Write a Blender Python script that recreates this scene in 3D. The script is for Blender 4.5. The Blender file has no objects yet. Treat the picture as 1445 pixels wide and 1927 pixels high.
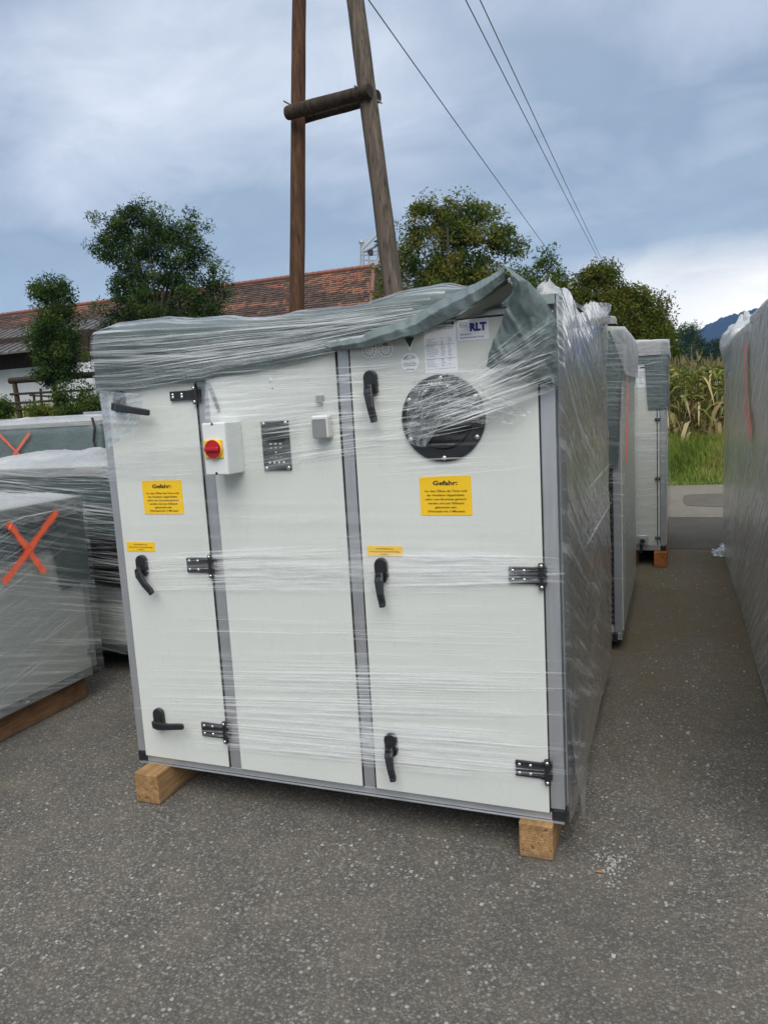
import bpy, bmesh, math, random
import numpy as np
from mathutils import Vector, Matrix, noise

random.seed(7); RNG = np.random.default_rng(11)
scn = bpy.context.scene
COL = scn.collection

# ------------------------------------------------------------------ camera (solved from the photograph's vanishing points)
# world axes: X along the unit's front, Y into the yard, Z up; origin at the ground under the unit's right front corner
FPX, PITCH, ROLL, CX, CY, CAMH = 1401.54, 0.141399, -0.057262, 722.5, 963.5, 1.55
YAW = -.3761
_C0 = np.array([.54935, 2.33069, 0.])
_EX = np.array([math.cos(YAW), math.sin(YAW), 0]); _EY = np.array([-math.sin(YAW), math.cos(YAW), 0])
_f = np.array([0, math.cos(PITCH), -math.sin(PITCH)]); _r0 = np.array([1., 0, 0]); _u0 = np.cross(_r0, _f)
_R = math.cos(ROLL)*_r0 + math.sin(ROLL)*_u0; _U = -math.sin(ROLL)*_r0 + math.cos(ROLL)*_u0
_tl = lambda v: np.array([v @ _EX, v @ _EY, v[2]])
RV, UV_, FV = _tl(_R), _tl(_U), _tl(_f)
CAM = _tl(np.array([0, 0, CAMH]) - _C0)
def ray(x, y): return FV + RV*(x-CX)/FPX - UV_*(y-CY)/FPX
def fp(x, y, off=0.):            # pixel -> point on the plane Y = off
    d = ray(x, y); t = (off-CAM[1])/d[1]; return CAM + t*d
def sp(x, y, u=0.):              # pixel -> point on the plane X = u
    d = ray(x, y); t = (u-CAM[0])/d[0]; return CAM + t*d
def gp(x, y, z=0.):              # pixel -> point at height z
    d = ray(x, y); t = (z-CAM[2])/d[2]; return CAM + t*d
def dp(x, y, D):                 # pixel -> point at depth D
    return CAM + D*ray(x, y)
cam = bpy.data.cameras.new('camera'); camo = bpy.data.objects.new('camera', cam); COL.objects.link(camo)
cam.sensor_fit = 'VERTICAL'; cam.sensor_height = 24; cam.lens = 24*FPX/1927; cam.clip_start = .05; cam.clip_end = 12000
m = Matrix.Identity(4)
for i in range(3): m[i][0], m[i][1], m[i][2], m[i][3] = RV[i], UV_[i], -FV[i], CAM[i]
camo.matrix_world = m
scn.camera = camo

# ------------------------------------------------------------------ sky, sun, exposure
scn.view_settings.view_transform = 'Standard'; scn.view_settings.look = 'None'
scn.view_settings.exposure = 1.42; scn.view_settings.gamma = 1
scn.cycles.transparent_max_bounces = 24; scn.cycles.max_bounces = 8; scn.cycles.diffuse_bounces = 3; scn.cycles.glossy_bounces = 3
SUN = Vector((.26, -.62, .80)).normalized()
world = bpy.data.worlds.new('World'); scn.world = world; world.use_nodes = True
SKYA, SKYB = (12.67, 33.89, 0), (35.74, 12.11, 0)
def build_world():
    nt = world.node_tree; nt.nodes.clear(); L = nt.links.new
    def n(t, **k):
        o = nt.nodes.new(t)
        for a, b in k.items(): setattr(o, a, b)
        return o
    def mth(op, a, b=None, clamp=False):
        o = n('ShaderNodeMath', operation=op, use_clamp=clamp)
        for i, v in enumerate((a, b)):
            if v is None: continue
            if isinstance(v, (int, float)): o.inputs[i].default_value = v
            else: L(v, o.inputs[i])
        return o.outputs[0]
    def mixc(f, a, b, bt='MIX'):
        o = n('ShaderNodeMix', data_type='RGBA', blend_type=bt)
        for i, v in ((0, f), (6, a), (7, b)):
            if isinstance(v, (int, float)): o.inputs[i].default_value = v
            elif isinstance(v, tuple): o.inputs[i].default_value = (*v, 1)
            else: L(v, o.inputs[i])
        return o.outputs[2]
    def ramp(f, stops):
        o = n('ShaderNodeValToRGB'); e = o.color_ramp.elements
        while len(e) < len(stops): e.new(.5)
        for el, (p, c) in zip(e, stops): el.position = p; el.color = (*c, 1) if isinstance(c, tuple) else (c, c, c, 1)
        L(f, o.inputs[0]); return o.outputs[0]
    sky = n('ShaderNodeTexSky'); sky.sky_type = 'NISHITA'; sky.sun_disc = False
    sky.sun_elevation = math.asin(SUN.z); sky.sun_rotation = math.atan2(SUN.x, SUN.y)
    nish = n('ShaderNodeVectorMath', operation='SCALE'); L(sky.outputs[0], nish.inputs[0]); nish.inputs[3].default_value = .10
    tc = n('ShaderNodeTexCoord'); nrm = n('ShaderNodeVectorMath', operation='NORMALIZE'); L(tc.outputs['Generated'], nrm.inputs[0])
    sep = n('ShaderNodeSeparateXYZ'); L(nrm.outputs[0], sep.inputs[0]); X, Y, Z = sep.outputs
    den = mth('ADD', mth('MAXIMUM', Z, 0.), .30)
    comb = n('ShaderNodeCombineXYZ'); L(mth('DIVIDE', X, den), comb.inputs[0]); L(mth('DIVIDE', Y, den), comb.inputs[1])
    def nz(scale, detail, rough, loc, dist=0.):
        mp = n('ShaderNodeMapping'); L(comb.outputs[0], mp.inputs[0]); mp.inputs['Location'].default_value = loc
        mp.inputs['Rotation'].default_value = (0, 0, .5); mp.inputs['Scale'].default_value = (.9, 1.12, 1)
        o = n('ShaderNodeTexNoise'); L(mp.outputs[0], o.inputs['Vector']); o.inputs['Scale'].default_value = scale
        o.inputs['Detail'].default_value = detail; o.inputs['Roughness'].default_value = rough; o.inputs['Distortion'].default_value = dist
        return o.outputs[0]
    big = nz(.55, 2, .45, SKYA); mid = nz(.95, 4, .48, SKYB, .2); fine = nz(3.6, 8, .62, (1.3, 4.4, 0), .5)
    # height above the horizon sets how thick the deck looks; noise breaks it up
    base = ramp(Z, [(0., (.74, .80, .82)), (.06, (.62, .71, .77)), (.15, (.42, .525, .63)), (.30, (.32, .42, .54)), (.50, (.40, .485, .60)), (.72, (.92, .97, 1.04)), (1., (1.40, 1.44, 1.48))])
    dark = mixc(mth('MULTIPLY', ramp(fine, [(.40, 0.), (.62, 1.)]), 1.), mixc(ramp(big, [(.40, 0.), (.60, 1.)]), base, (.82, .85, .91), 'MULTIPLY'), (.88, .90, .94), 'MULTIPLY')
    cl = mth('ADD', mth('MULTIPLY', mid, .74), mth('MULTIPLY', fine, .26))
    light = mixc(mth('MULTIPLY', ramp(cl, [(.50, 0.), (.68, 1.)]), .68), dark, (.98, 1.03, 1.12))
    # break in the deck near the horizon on the far right of the valley
    ca = mth('ADD', mth('MULTIPLY', X, math.sin(.42)), mth('MULTIPLY', Y, math.cos(.42)))
    az = ramp(ca, [(.80, 0.), (.95, 1.)])
    lowz = ramp(mth('ADD', Z, mth('MULTIPLY', mth('SUBTRACT', cl, .5), .16)), [(.10, 1.), (.165, 0.)])
    brk = mth('MULTIPLY', az, lowz)
    cream = mixc(brk, light, (1.45, 1.37, 1.22))
    out = mixc(.06, cream, nish.outputs[0])
    bg = n('ShaderNodeBackground'); L(out, bg.inputs[0]); bg.inputs[1].default_value = .41
    wo = n('ShaderNodeOutputWorld'); L(bg.outputs[0], wo.inputs[0])
build_world()
sl = bpy.data.lights.new('sun', 'SUN'); sl.energy = 1.15; sl.angle = math.radians(52); sl.color = (1, .965, .91)
so = bpy.data.objects.new('sun', sl); COL.objects.link(so); so.rotation_euler = (-SUN).to_track_quat('-Z', 'Y').to_euler()

# ------------------------------------------------------------------ materials
MATS = {}
class NT:
    def __init__(s, name):
        s.m = bpy.data.materials.new(name); s.m.use_nodes = True; s.t = s.m.node_tree; s.t.nodes.clear()
        s.out = s.n('ShaderNodeOutputMaterial'); MATS[name] = s.m
    def n(s, t, **k):
        o = s.t.nodes.new(t)
        for a, b in k.items(): setattr(o, a, b)
        return o
    def L(s, a, b): s.t.links.new(a, b)
    def put(s, sock, v):
        if v is None: return
        if isinstance(v, bpy.types.NodeSocket): s.L(v, sock)
        elif isinstance(v, tuple) and sock.type == 'RGBA': sock.default_value = (*v, 1) if len(v) == 3 else v
        else: sock.default_value = v
    def math(s, op, a, b=None, clamp=False):
        o = s.n('ShaderNodeMath', operation=op, use_clamp=clamp); s.put(o.inputs[0], a); s.put(o.inputs[1], b); return o.outputs[0]
    def mix(s, f, a, b, bt='MIX'):
        o = s.n('ShaderNodeMix', data_type='RGBA', blend_type=bt); s.put(o.inputs[0], f); s.put(o.inputs[6], a); s.put(o.inputs[7], b); return o.outputs[2]
    def ramp(s, f, stops, interp='LINEAR'):
        o = s.n('ShaderNodeValToRGB'); o.color_ramp.interpolation = interp; e = o.color_ramp.elements
        while len(e) < len(stops): e.new(.5)
        for el, (p, c) in zip(e, stops): el.position = p; el.color = (*c, 1) if isinstance(c, tuple) else (c, c, c, 1)
        s.L(f, o.inputs[0]); return o.outputs[0]
    def coord(s, kind='Object', scale=(1, 1, 1), rot=(0, 0, 0), loc=(0, 0, 0)):
        if kind == 'UV': c = s.n('ShaderNodeUVMap'); c.uv_map = 'UVMap'; c = c.outputs[0]
        else: c = s.n('ShaderNodeTexCoord').outputs[kind]
        m1 = s.n('ShaderNodeMapping'); s.L(c, m1.inputs[0])
        m1.inputs['Rotation'].default_value = rot; m1.inputs['Location'].default_value = loc
        m2 = s.n('ShaderNodeMapping'); s.L(m1.outputs[0], m2.inputs[0]); m2.inputs['Scale'].default_value = scale
        return m2.outputs[0]
    def noise(s, vec, scale=5, detail=4, rough=.5, dist=0., col=False):
        o = s.n('ShaderNodeTexNoise'); s.L(vec, o.inputs['Vector']); o.inputs['Scale'].default_value = scale
        o.inputs['Detail'].default_value = detail; o.inputs['Roughness'].default_value = rough; o.inputs['Distortion'].default_value = dist
        return o.outputs[1 if col else 0]
    def voro(s, vec, scale, feature='F1', rnd=1.):
        o = s.n('ShaderNodeTexVoronoi', feature=feature); s.L(vec, o.inputs['Vector']); o.inputs['Scale'].default_value = scale
        o.inputs['Randomness'].default_value = rnd; return o
    def bump(s, h, strength=.3, dist=.01, normal=None):
        o = s.n('ShaderNodeBump'); s.put(o.inputs['Height'], h); o.inputs['Strength'].default_value = strength; o.inputs['Distance'].default_value = dist
        if normal is not None: s.L(normal, o.inputs['Normal'])
        return o.outputs[0]
    def bsdf(s, col, rough=.5, metal=0., spec=.5, normal=None, alpha=None):
        o = s.n('ShaderNodeBsdfPrincipled'); s.put(o.inputs['Base Color'], col); s.put(o.inputs['Roughness'], rough); s.put(o.inputs['Metallic'], metal)
        s.put(o.inputs['Specular IOR Level'], spec)
        if normal is not None: s.L(normal, o.inputs['Normal'])
        s.put(o.inputs['Alpha'], alpha); return o.outputs[0]
    def mixsh(s, f, a, b):
        o = s.n('ShaderNodeMixShader'); s.put(o.inputs[0], f); s.L(a, o.inputs[1]); s.L(b, o.inputs[2]); return o.outputs[0]
    def attr(s, name='Col'):
        o = s.n('ShaderNodeAttribute'); o.attribute_name = name; return o.outputs['Color']
    def done(s, sh): s.L(sh, s.out.inputs[0]); return s.m

def simple(name, col, rough=.5, metal=0., var=.12, nscale=6., bump=0., spec=.5, stretch=(1, 1, 1)):
    t = NT(name); v = t.coord('Object', stretch); nz = t.noise(v, nscale, 5, .55)
    lo = tuple(c*(1-var) for c in col); hi = tuple(min(1, c*(1+var)) for c in col)
    c = t.ramp(nz, [(.3, lo), (.7, hi)])
    nm = t.bump(t.noise(v, nscale*8, 4, .6), bump, .004) if bump else None
    return t.done(t.bsdf(c, rough, metal, spec, nm))

def m_panel():
    t = NT('panel_white'); v = t.coord('Object'); a = t.noise(v, 1.6, 4, .55); b = t.noise(t.coord('Object', (2, 2, .6)), 9, 6, .65); d = t.noise(v, 70, 4, .7)
    c = t.mix(t.ramp(a, [(.3, 0.), (.7, 1.)]), (.575, .590, .548), (.610, .626, .584)); c = t.mix(t.ramp(b, [(.56, 0.), (.78, .14)]), c, (.40, .40, .35)); c = t.mix(t.ramp(d, [(.68, 0.), (.74, .35)]), c, (.40, .39, .35))
    return t.done(t.bsdf(c, t.ramp(b, [(.35, .26), (.7, .44)]), 0, .5, t.bump(a, .10, .05)))
m_panel()
simple('panel_rim', (.58, .59, .56), .4, var=.03)
simple('switch_grey', (.66, .68, .66), .45, var=.03)
simple('black_plastic', (.016, .017, .019), .38, var=.2, nscale=30)
simple('rubber', (.01, .01, .01), .8)
simple('steel', (.62, .62, .60), .3, 1., var=.1, nscale=40)
simple('red_plastic', (.40, .012, .02), .2, var=.05)
simple('yellow_plastic', (.80, .47, .02), .4, var=.05)
simple('yellow_label', (.82, .50, .012), .42, var=.03)
simple('ink_black', (.012, .010, .009), .6)
simple('ink_grey', (.16, .17, .19), .6)
simple('ink_blue', (.012, .012, .22), .5)
simple('ink_green', (.012, .07, .05), .5)
simple('paper_white', (.78, .79, .82), .5, var=.02)
simple('louver_dark', (.012, .013, .014), .55)
simple('button_white', (.6, .62, .6), .5)
simple('white_plaster', (.60, .61, .62), .9, var=.12, nscale=1.5, bump=.2)
simple('dark_wood', (.035, .018, .013), .8, var=.4, nscale=2., stretch=(6, 6, .4))
simple('grey_sheet', (.085, .082, .08), .8, var=.3, nscale=2.5)
simple('galvanised', (.42, .44, .46), .4, .6, var=.15, nscale=8)
simple('silo_paint', (.26, .28, .30), .5, .3, var=.1)
simple('silo_steel', (.30, .31, .32), .5, .5, var=.15)
simple('wire_black', (.02, .02, .022), .6)
simple('tree_bark', (.055, .042, .03), .9, var=.4, nscale=8, bump=.5)
simple('stone_chip', (.30, .29, .27), .8, var=.35, nscale=60)
simple('dead_leaf', (.30, .13, .04), .8)

def m_alu():
    t = NT('aluminium'); v = t.coord('Object', (40, 40, 1.2)); nz = t.noise(v, 3, 4, .6); v2 = t.coord('Object'); n2 = t.noise(v2, 5, 4, .6)
    c = t.mix(n2, (.40, .41, .425), (.60, .61, .62)); r = t.ramp(nz, [(.3, .34), (.7, .52)])
    return t.done(t.bsdf(c, r, .75, .5, t.bump(nz, .08, .002)))
m_alu()
def m_timber(name, a, b):
    t = NT(name); v = t.coord('Object', (1, 1, 1)); g = t.noise(t.coord('Object', (38, 3.0, 38)), 1.5, 5, .6, .6); blot = t.noise(v, 9, 4, .6)
    ring = t.n('ShaderNodeTexWave', wave_type='RINGS'); t.L(t.coord('Object', (1, .08, 1.), loc=(.3, 0, .2)), ring.inputs['Vector'])
    ring.inputs['Scale'].default_value = 34; ring.inputs['Distortion'].default_value = 2.2; ring.inputs['Detail'].default_value = 3
    c = t.mix(t.ramp(g, [(.34, 0.), (.66, 1.)]), a, b); c = t.mix(t.math('MULTIPLY', ring.outputs[1], .30), c, tuple(x*.45 for x in a)); c = t.mix(t.ramp(blot, [(.46, 0.), (.75, .6)]), c, tuple(x*.35 for x in a))
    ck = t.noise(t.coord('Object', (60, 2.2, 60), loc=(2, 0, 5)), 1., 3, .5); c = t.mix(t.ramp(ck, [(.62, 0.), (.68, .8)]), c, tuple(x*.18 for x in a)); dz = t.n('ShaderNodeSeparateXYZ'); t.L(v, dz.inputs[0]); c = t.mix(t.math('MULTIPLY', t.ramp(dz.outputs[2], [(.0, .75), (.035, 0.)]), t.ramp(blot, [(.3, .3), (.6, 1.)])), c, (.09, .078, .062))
    return t.done(t.bsdf(c, .8, 0, .2, t.bump(t.math('SUBTRACT', g, ck), .5, .004)))
m_timber('timber', (.26, .145, .062), (.45, .275, .125)); m_timber('timber_brown', (.17, .088, .042), (.27, .150, .075)); m_timber('timber_red', (.30, .10, .03), (.42, .16, .05))
def m_pole(name, a, b):
    t = NT(name); g = t.noise(t.coord('Object', (14, 14, .5)), 1.2, 6, .62, .5); k = t.noise(t.coord('Object', (22, 22, .35), loc=(3, 1, 0)), 1.6, 3, .5)
    c = t.mix(t.ramp(g, [(.3, 0.), (.7, 1.)]), a, b); c = t.mix(t.ramp(k, [(.60, 0.), (.70, .85)]), c, (.008, .006, .005))
    return t.done(t.bsdf(c, .85, 0, .25, t.bump(t.math('ADD', g, k), .6, .02)))
m_pole('pole_brown', (.030, .014, .008), (.120, .058, .028)); m_pole('pole_grey', (.045, .036, .028), (.155, .122, .092)); m_pole('log_dark', (.018, .012, .009), (.070, .050, .034))
def m_tarp():
    t = NT('tarpaulin'); v = t.coord('Object'); nz = t.noise(v, 3.5, 5, .6); w = t.n('ShaderNodeTexWave'); t.L(t.coord('Object', (1, 1, 1)), w.inputs['Vector']); w.inputs['Scale'].default_value = 260
    geo = t.n('ShaderNodeNewGeometry')
    front = t.mix(t.ramp(nz, [(.3, 0.), (.7, 1.)]), (.098, .128, .126), (.130, .165, .162))
    c = t.mix(geo.outputs['Backfacing'], front, (.36, .37, .34)) if False else front
    crease = t.noise(t.coord('Object', (1, 1, 1), loc=(4, 2, 1)), 9, 5, .62, 1.2)
    return t.done(t.bsdf(c, .48, 0, .45, t.bump(crease, .55, .02)))
m_tarp()
simple('tarp_underside', (.30, .31, .285), .6, var=.08, nscale=5)

def m_film(name, angle=0., dens=.55, su=1.3, sv=55., base=.06, lo=.46, hi=.70, white=(.80, .82, .82), bs=.8, crumple=0., gloss=.16, refl=1.1, mr=.28, ms=.6):
    """clear stretch film: transparent, glossy by Fresnel, milky where the folds lie several layers thick"""
    t = NT(name); v = t.coord('UV', (su, sv, 1), (0, 0, angle)); s1 = t.noise(v, 1., 3, .55, .35)
    v2 = t.coord('UV', (su*2.2, sv*2.3, 1), (0, 0, angle+.06), (3, 7, 0)); s2 = t.noise(v2, 1., 2, .5, .3)
    patch = t.noise(t.coord('UV', (1.6, 3.2, 1), (0, 0, angle)), 1.4, 3, .55)
    h = t.math('ADD', t.math('MULTIPLY', s1, .65), t.math('MULTIPLY', s2, .35))
    if crumple:
        cr = t.noise(t.coord('UV', (1, 1, 1), loc=(5, 1, 0)), 26, 5, .6, 1.6); h = t.math('ADD', t.math('MULTIPLY', h, 1-crumple), t.math('MULTIPLY', cr, crumple))
    streak = t.math('MULTIPLY', t.ramp(h, [(lo, 0.), (hi, 1.)]), t.ramp(patch, [(.34, .25), (.62, 1.)]))
    fac = t.math('ADD', t.math('MULTIPLY', streak, dens), base, True)
    nm = t.bump(h, bs, .02)
    tr = t.n('ShaderNodeBsdfTransparent'); tr.inputs[0].default_value = (.965, .97, .97, 1)
    gl = t.n('ShaderNodeBsdfGlossy'); gl.inputs['Roughness'].default_value = gloss; gl.inputs[0].default_value = (.95, .95, .95, 1); t.L(nm, gl.inputs['Normal'])
    fr = t.n('ShaderNodeFresnel'); fr.inputs[0].default_value = 1.5; t.L(nm, fr.inputs['Normal'])
    clear = t.mixsh(t.math('MULTIPLY', fr.outputs[0], refl, True), tr.outputs[0], gl.outputs[0])
    milky = t.bsdf(white, mr, 0, ms, nm); tl = t.n('ShaderNodeBsdfTranslucent'); tl.inputs[0].default_value = (*white, 1); t.L(nm, tl.inputs[0+1] if False else tl.inputs['Normal'])
    mk_ = t.mixsh(.35, milky, tl.outputs[0])
    return t.done(t.mixsh(fac, clear, mk_))
m_film('film_top', .07, .85, .7, 40, .0, .49, .62, bs=.7, refl=.6)
m_film('film_open', .5, .35, .9, 50, .0, .50, .66, bs=.5, refl=.5)
m_film('film_clear', .05, .40, 1.0, 60, .0, .52, .68, bs=.5, refl=.4)
m_film('film_side', .40, .55, .6, 18, .06, .52, .66, (.9, .9, .9), bs=1., gloss=.06, crumple=.05, refl=1.6)
m_film('film_flat', .05, .45, 1.0, 60, .04, .48, .68, bs=.5, refl=.6)
m_film('film_soft', .12, .26, .9, 48, .03, .46, .68, bs=.3, crumple=.2, refl=.15, gloss=.4, mr=.6, ms=.2)
m_film('film_crease', .7, .42, 1.6, 22, .04, .47, .66, bs=.6, crumple=.55, refl=.5, gloss=.12)
m_film('film_left', .30, .50, .8, 40, .05, .48, .64, (.88, .90, .89), bs=.6, refl=.7)
m_film('film_right', -.55, .60, .8, 22, .34, .47, .62, (.96, .96, .93), bs=1., refl=1.8)
m_film('film_white', .1, .45, 1.5, 14, .42, .35, .7, (.84, .83, .81), crumple=.55)
m_film('film_wad', .5, .50, 2., 30, .05, .49, .63, crumple=.75, bs=.8, gloss=.08, refl=.7)
def m_strand():
    t = NT('film_strand'); uv = t.n('ShaderNodeUVMap'); uv.uv_map = 'UVMap'; sep = t.n('ShaderNodeSeparateXYZ'); t.L(uv.outputs[0], sep.inputs[0])
    a = t.attr('Col'); k = t.n('ShaderNodeSeparateColor'); t.L(a, k.inputs[0])
    prof = t.math('SUBTRACT', 1., t.math('ABSOLUTE', t.math('SUBTRACT', t.math('MULTIPLY', sep.outputs[1], 2.), 1.)), True)
    prof = t.math('POWER', prof, .8)
    nz = t.noise(t.coord('Object', (9, 9, 60)), 1., 3, .6)
    f = t.math('MULTIPLY', t.math('MULTIPLY', prof, k.outputs[0]), t.ramp(nz, [(.32, .25), (.62, 1.)]), True)
    tr = t.n('ShaderNodeBsdfTransparent'); tl = t.n('ShaderNodeBsdfTranslucent'); tl.inputs[0].default_value = (.9, .9, .9, 1)
    b = t.bsdf((.92, .93, .93), .2, 0, .8)
    return t.done(t.mixsh(f, tr.outputs[0], t.mixsh(.12, b, tl.outputs[0])))
m_strand()
def m_spray(name, col):
    t = NT(name); uv = t.n('ShaderNodeUVMap'); uv.uv_map = 'UVMap'; sep = t.n('ShaderNodeSeparateXYZ'); t.L(uv.outputs[0], sep.inputs[0])
    prof = t.math('SUBTRACT', 1., t.math('ABSOLUTE', t.math('SUBTRACT', t.math('MULTIPLY', sep.outputs[1], 2.), 1.)), True)
    nz = t.noise(t.coord('Object'), 260, 3, .7); n2 = t.noise(t.coord('Object'), 14, 3, .6)
    f = t.math('ADD', t.math('MULTIPLY', prof, 1.5), t.math('MULTIPLY', t.math('SUBTRACT', nz, .60), 1.3)); f = t.math('ADD', f, t.math('MULTIPLY', t.math('SUBTRACT', n2, .55), .9))
    tr = t.n('ShaderNodeBsdfTransparent')
    return t.done(t.mixsh(t.ramp(f, [(.15, 0.), (.95, .93)]), tr.outputs[0], t.bsdf(col, .4)))
m_spray('spray_red', (1.0, .15, .06)); m_spray('spray_faded', (.72, .15, .085)); m_spray('spray_pink', (.95, .22, .17))

def m_asphalt(name, dark, mid, light, brown=0., chip=1.):
    t = NT(name); v = t.coord('Object'); 
    a = t.voro(v, 120); b = t.voro(v, 260); big_c = t.voro(v, 62); fine = t.noise(v, 420, 3, .7); big = t.noise(v, .9, 5, .6); med = t.noise(v, 5., 5, .6)
    sa = t.n('ShaderNodeSeparateColor'); t.L(a.outputs['Color'], sa.inputs[0]); sb = t.n('ShaderNodeSeparateColor'); t.L(b.outputs['Color'], sb.inputs[0])
    ca = t.ramp(sa.outputs[0], [(0., dark), (.55, mid), (.82, tuple(x*1.4 for x in mid)), (.93, light)])
    cb = t.ramp(sb.outputs[0], [(0., tuple(x*.8 for x in dark)), (.6, mid), (.92, tuple(x*1.25 for x in mid)), (1., light)])
    sc = t.n('ShaderNodeSeparateColor'); t.L(big_c.outputs['Color'], sc.inputs[0])
    edge = t.ramp(a.outputs['Distance'], [(.30, 0.), (.62, 1.)])
    c = t.mix(t.ramp(fine, [(.4, .35), (.6, .75)]), ca, cb); c = t.mix(t.math('MULTIPLY', edge, .60), c, tuple(x*.8 for x in dark))
    c = t.mix(t.math('MULTIPLY', t.math('GREATER_THAN', sc.outputs[0], .93), t.ramp(big_c.outputs['Distance'], [(.30, 1.), (.42, 0.)])), c, t.mix(sc.outputs[1], tuple(x*1.5 for x in mid), light))
    c = t.mix(t.ramp(big, [(.35, .0), (.7, .75)]), c, t.mix(.65, c, tuple(x*.50 for x in mid)), 'MIX')
    c = t.mix(t.ramp(med, [(.42, 0.), (.72, .35)]), c, (mid[0]*1.12, mid[1]*1.0, mid[2]*.86))
    if brown:
        # trodden earth in the lane between the rows of units
        sx = t.n('ShaderNodeSeparateXYZ'); t.L(t.coord('Object'), sx.inputs[0])
        wob = t.math('MULTIPLY', t.math('SUBTRACT', t.noise(v, 1.6, 4, .6), .5), 1.5)
        yy = t.math('ADD', sx.outputs[1], wob); m1 = t.ramp(t.math('MULTIPLY', yy, .2), [(.10, 0.), (.50, 1.)])
        xx = t.math('ABSOLUTE', t.math('SUBTRACT', t.math('ADD', sx.outputs[0], t.math('MULTIPLY', wob, .2)), .42)); m2 = t.ramp(xx, [(.45, 1.), (1.0, 0.)])
        spots = t.ramp(t.noise(v, 3.2, 5, .65), [(.36, .35), (.62, 1.)])
        f = t.math('MULTIPLY', t.math('MULTIPLY', t.math('MULTIPLY', m1, m2), spots), brown)
        c = t.mix(f, c, t.mix(fine, (.070, .056, .034), (.160, .132, .084)))
    h = t.math('ADD', t.math('MULTIPLY', a.outputs['Distance'], -1.), t.math('MULTIPLY', fine, .5))
    return t.done(t.bsdf(c, .9, 0, .12, t.bump(h, .6*chip, .005)))
m_asphalt('asphalt_yard', (.066, .062, .055), (.158, .149, .133), (.42, .405, .375), .95)
m_asphalt('asphalt_road', (.060, .056, .049), (.105, .098, .086), (.20, .19, .17), 0, .6)
m_asphalt('asphalt_lane', (.120, .112, .092), (.225, .210, .175), (.33, .31, .27), 0, .6)
m_asphalt('asphalt_patch', (.085, .078, .068), (.140, .130, .112), (.22, .2, .18), 0, .6)
def m_earth():
    t = NT('meadow'); v = t.coord('Object'); nz = t.noise(v, .5, 6, .65); n2 = t.noise(v, 14, 5, .65)
    c = t.mix(nz, (.030, .048, .014), (.060, .080, .022)); c = t.mix(t.ramp(n2, [(.45, 0.), (.75, .6)]), c, (.075, .060, .032))
    return t.done(t.bsdf(c, .95, 0, .2, t.bump(n2, .8, .05)))
m_earth()
def m_leaf(name, trans=.35):
    t = NT(name); a = t.attr('Col'); d = t.bsdf(a, .6, 0, .12); tl = t.n('ShaderNodeBsdfTranslucent'); t.L(t.mix(1., a, (1.0, 1.1, .5), 'MULTIPLY'), tl.inputs[0])
    return t.done(t.mixsh(trans, d, tl.outputs[0]))
m_leaf('leaf'); m_leaf('grass_blade', .3); m_leaf('corn_leaf', .3)
def m_tile():
    t = NT('clay_tile'); a = t.attr('Col'); nz = t.noise(t.coord('Object'), 12, 5, .65)
    c = t.mix(t.ramp(nz, [(.4, 0.), (.75, .55)]), a, (.035, .026, .022)); return t.done(t.bsdf(c, .85, 0, .3, t.bump(nz, .4, .01)))
m_tile()
def m_hill():
    t = NT('forest_hill'); v = t.coord('Object'); nz = t.noise(v, .018, 8, .7); c = t.mix(nz, (.006, .016, .026), (.016, .034, .034))  # forest colour with the blue of distant haze mixed in
    return t.done(t.bsdf(c, .95, 0, .1, t.bump(nz, 1., 12.)))
m_hill()
def m_pane():
    t = NT('dark_glass'); return t.done(t.bsdf((.012, .014, .016), .06, 0, .5))
m_pane()
def m_lid():
    t = NT('smoky_lid'); tr = t.n('ShaderNodeBsdfTransparent'); return t.done(t.mixsh(.55, tr.outputs[0], t.bsdf((.30, .30, .31), .12)))
m_lid()

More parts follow.
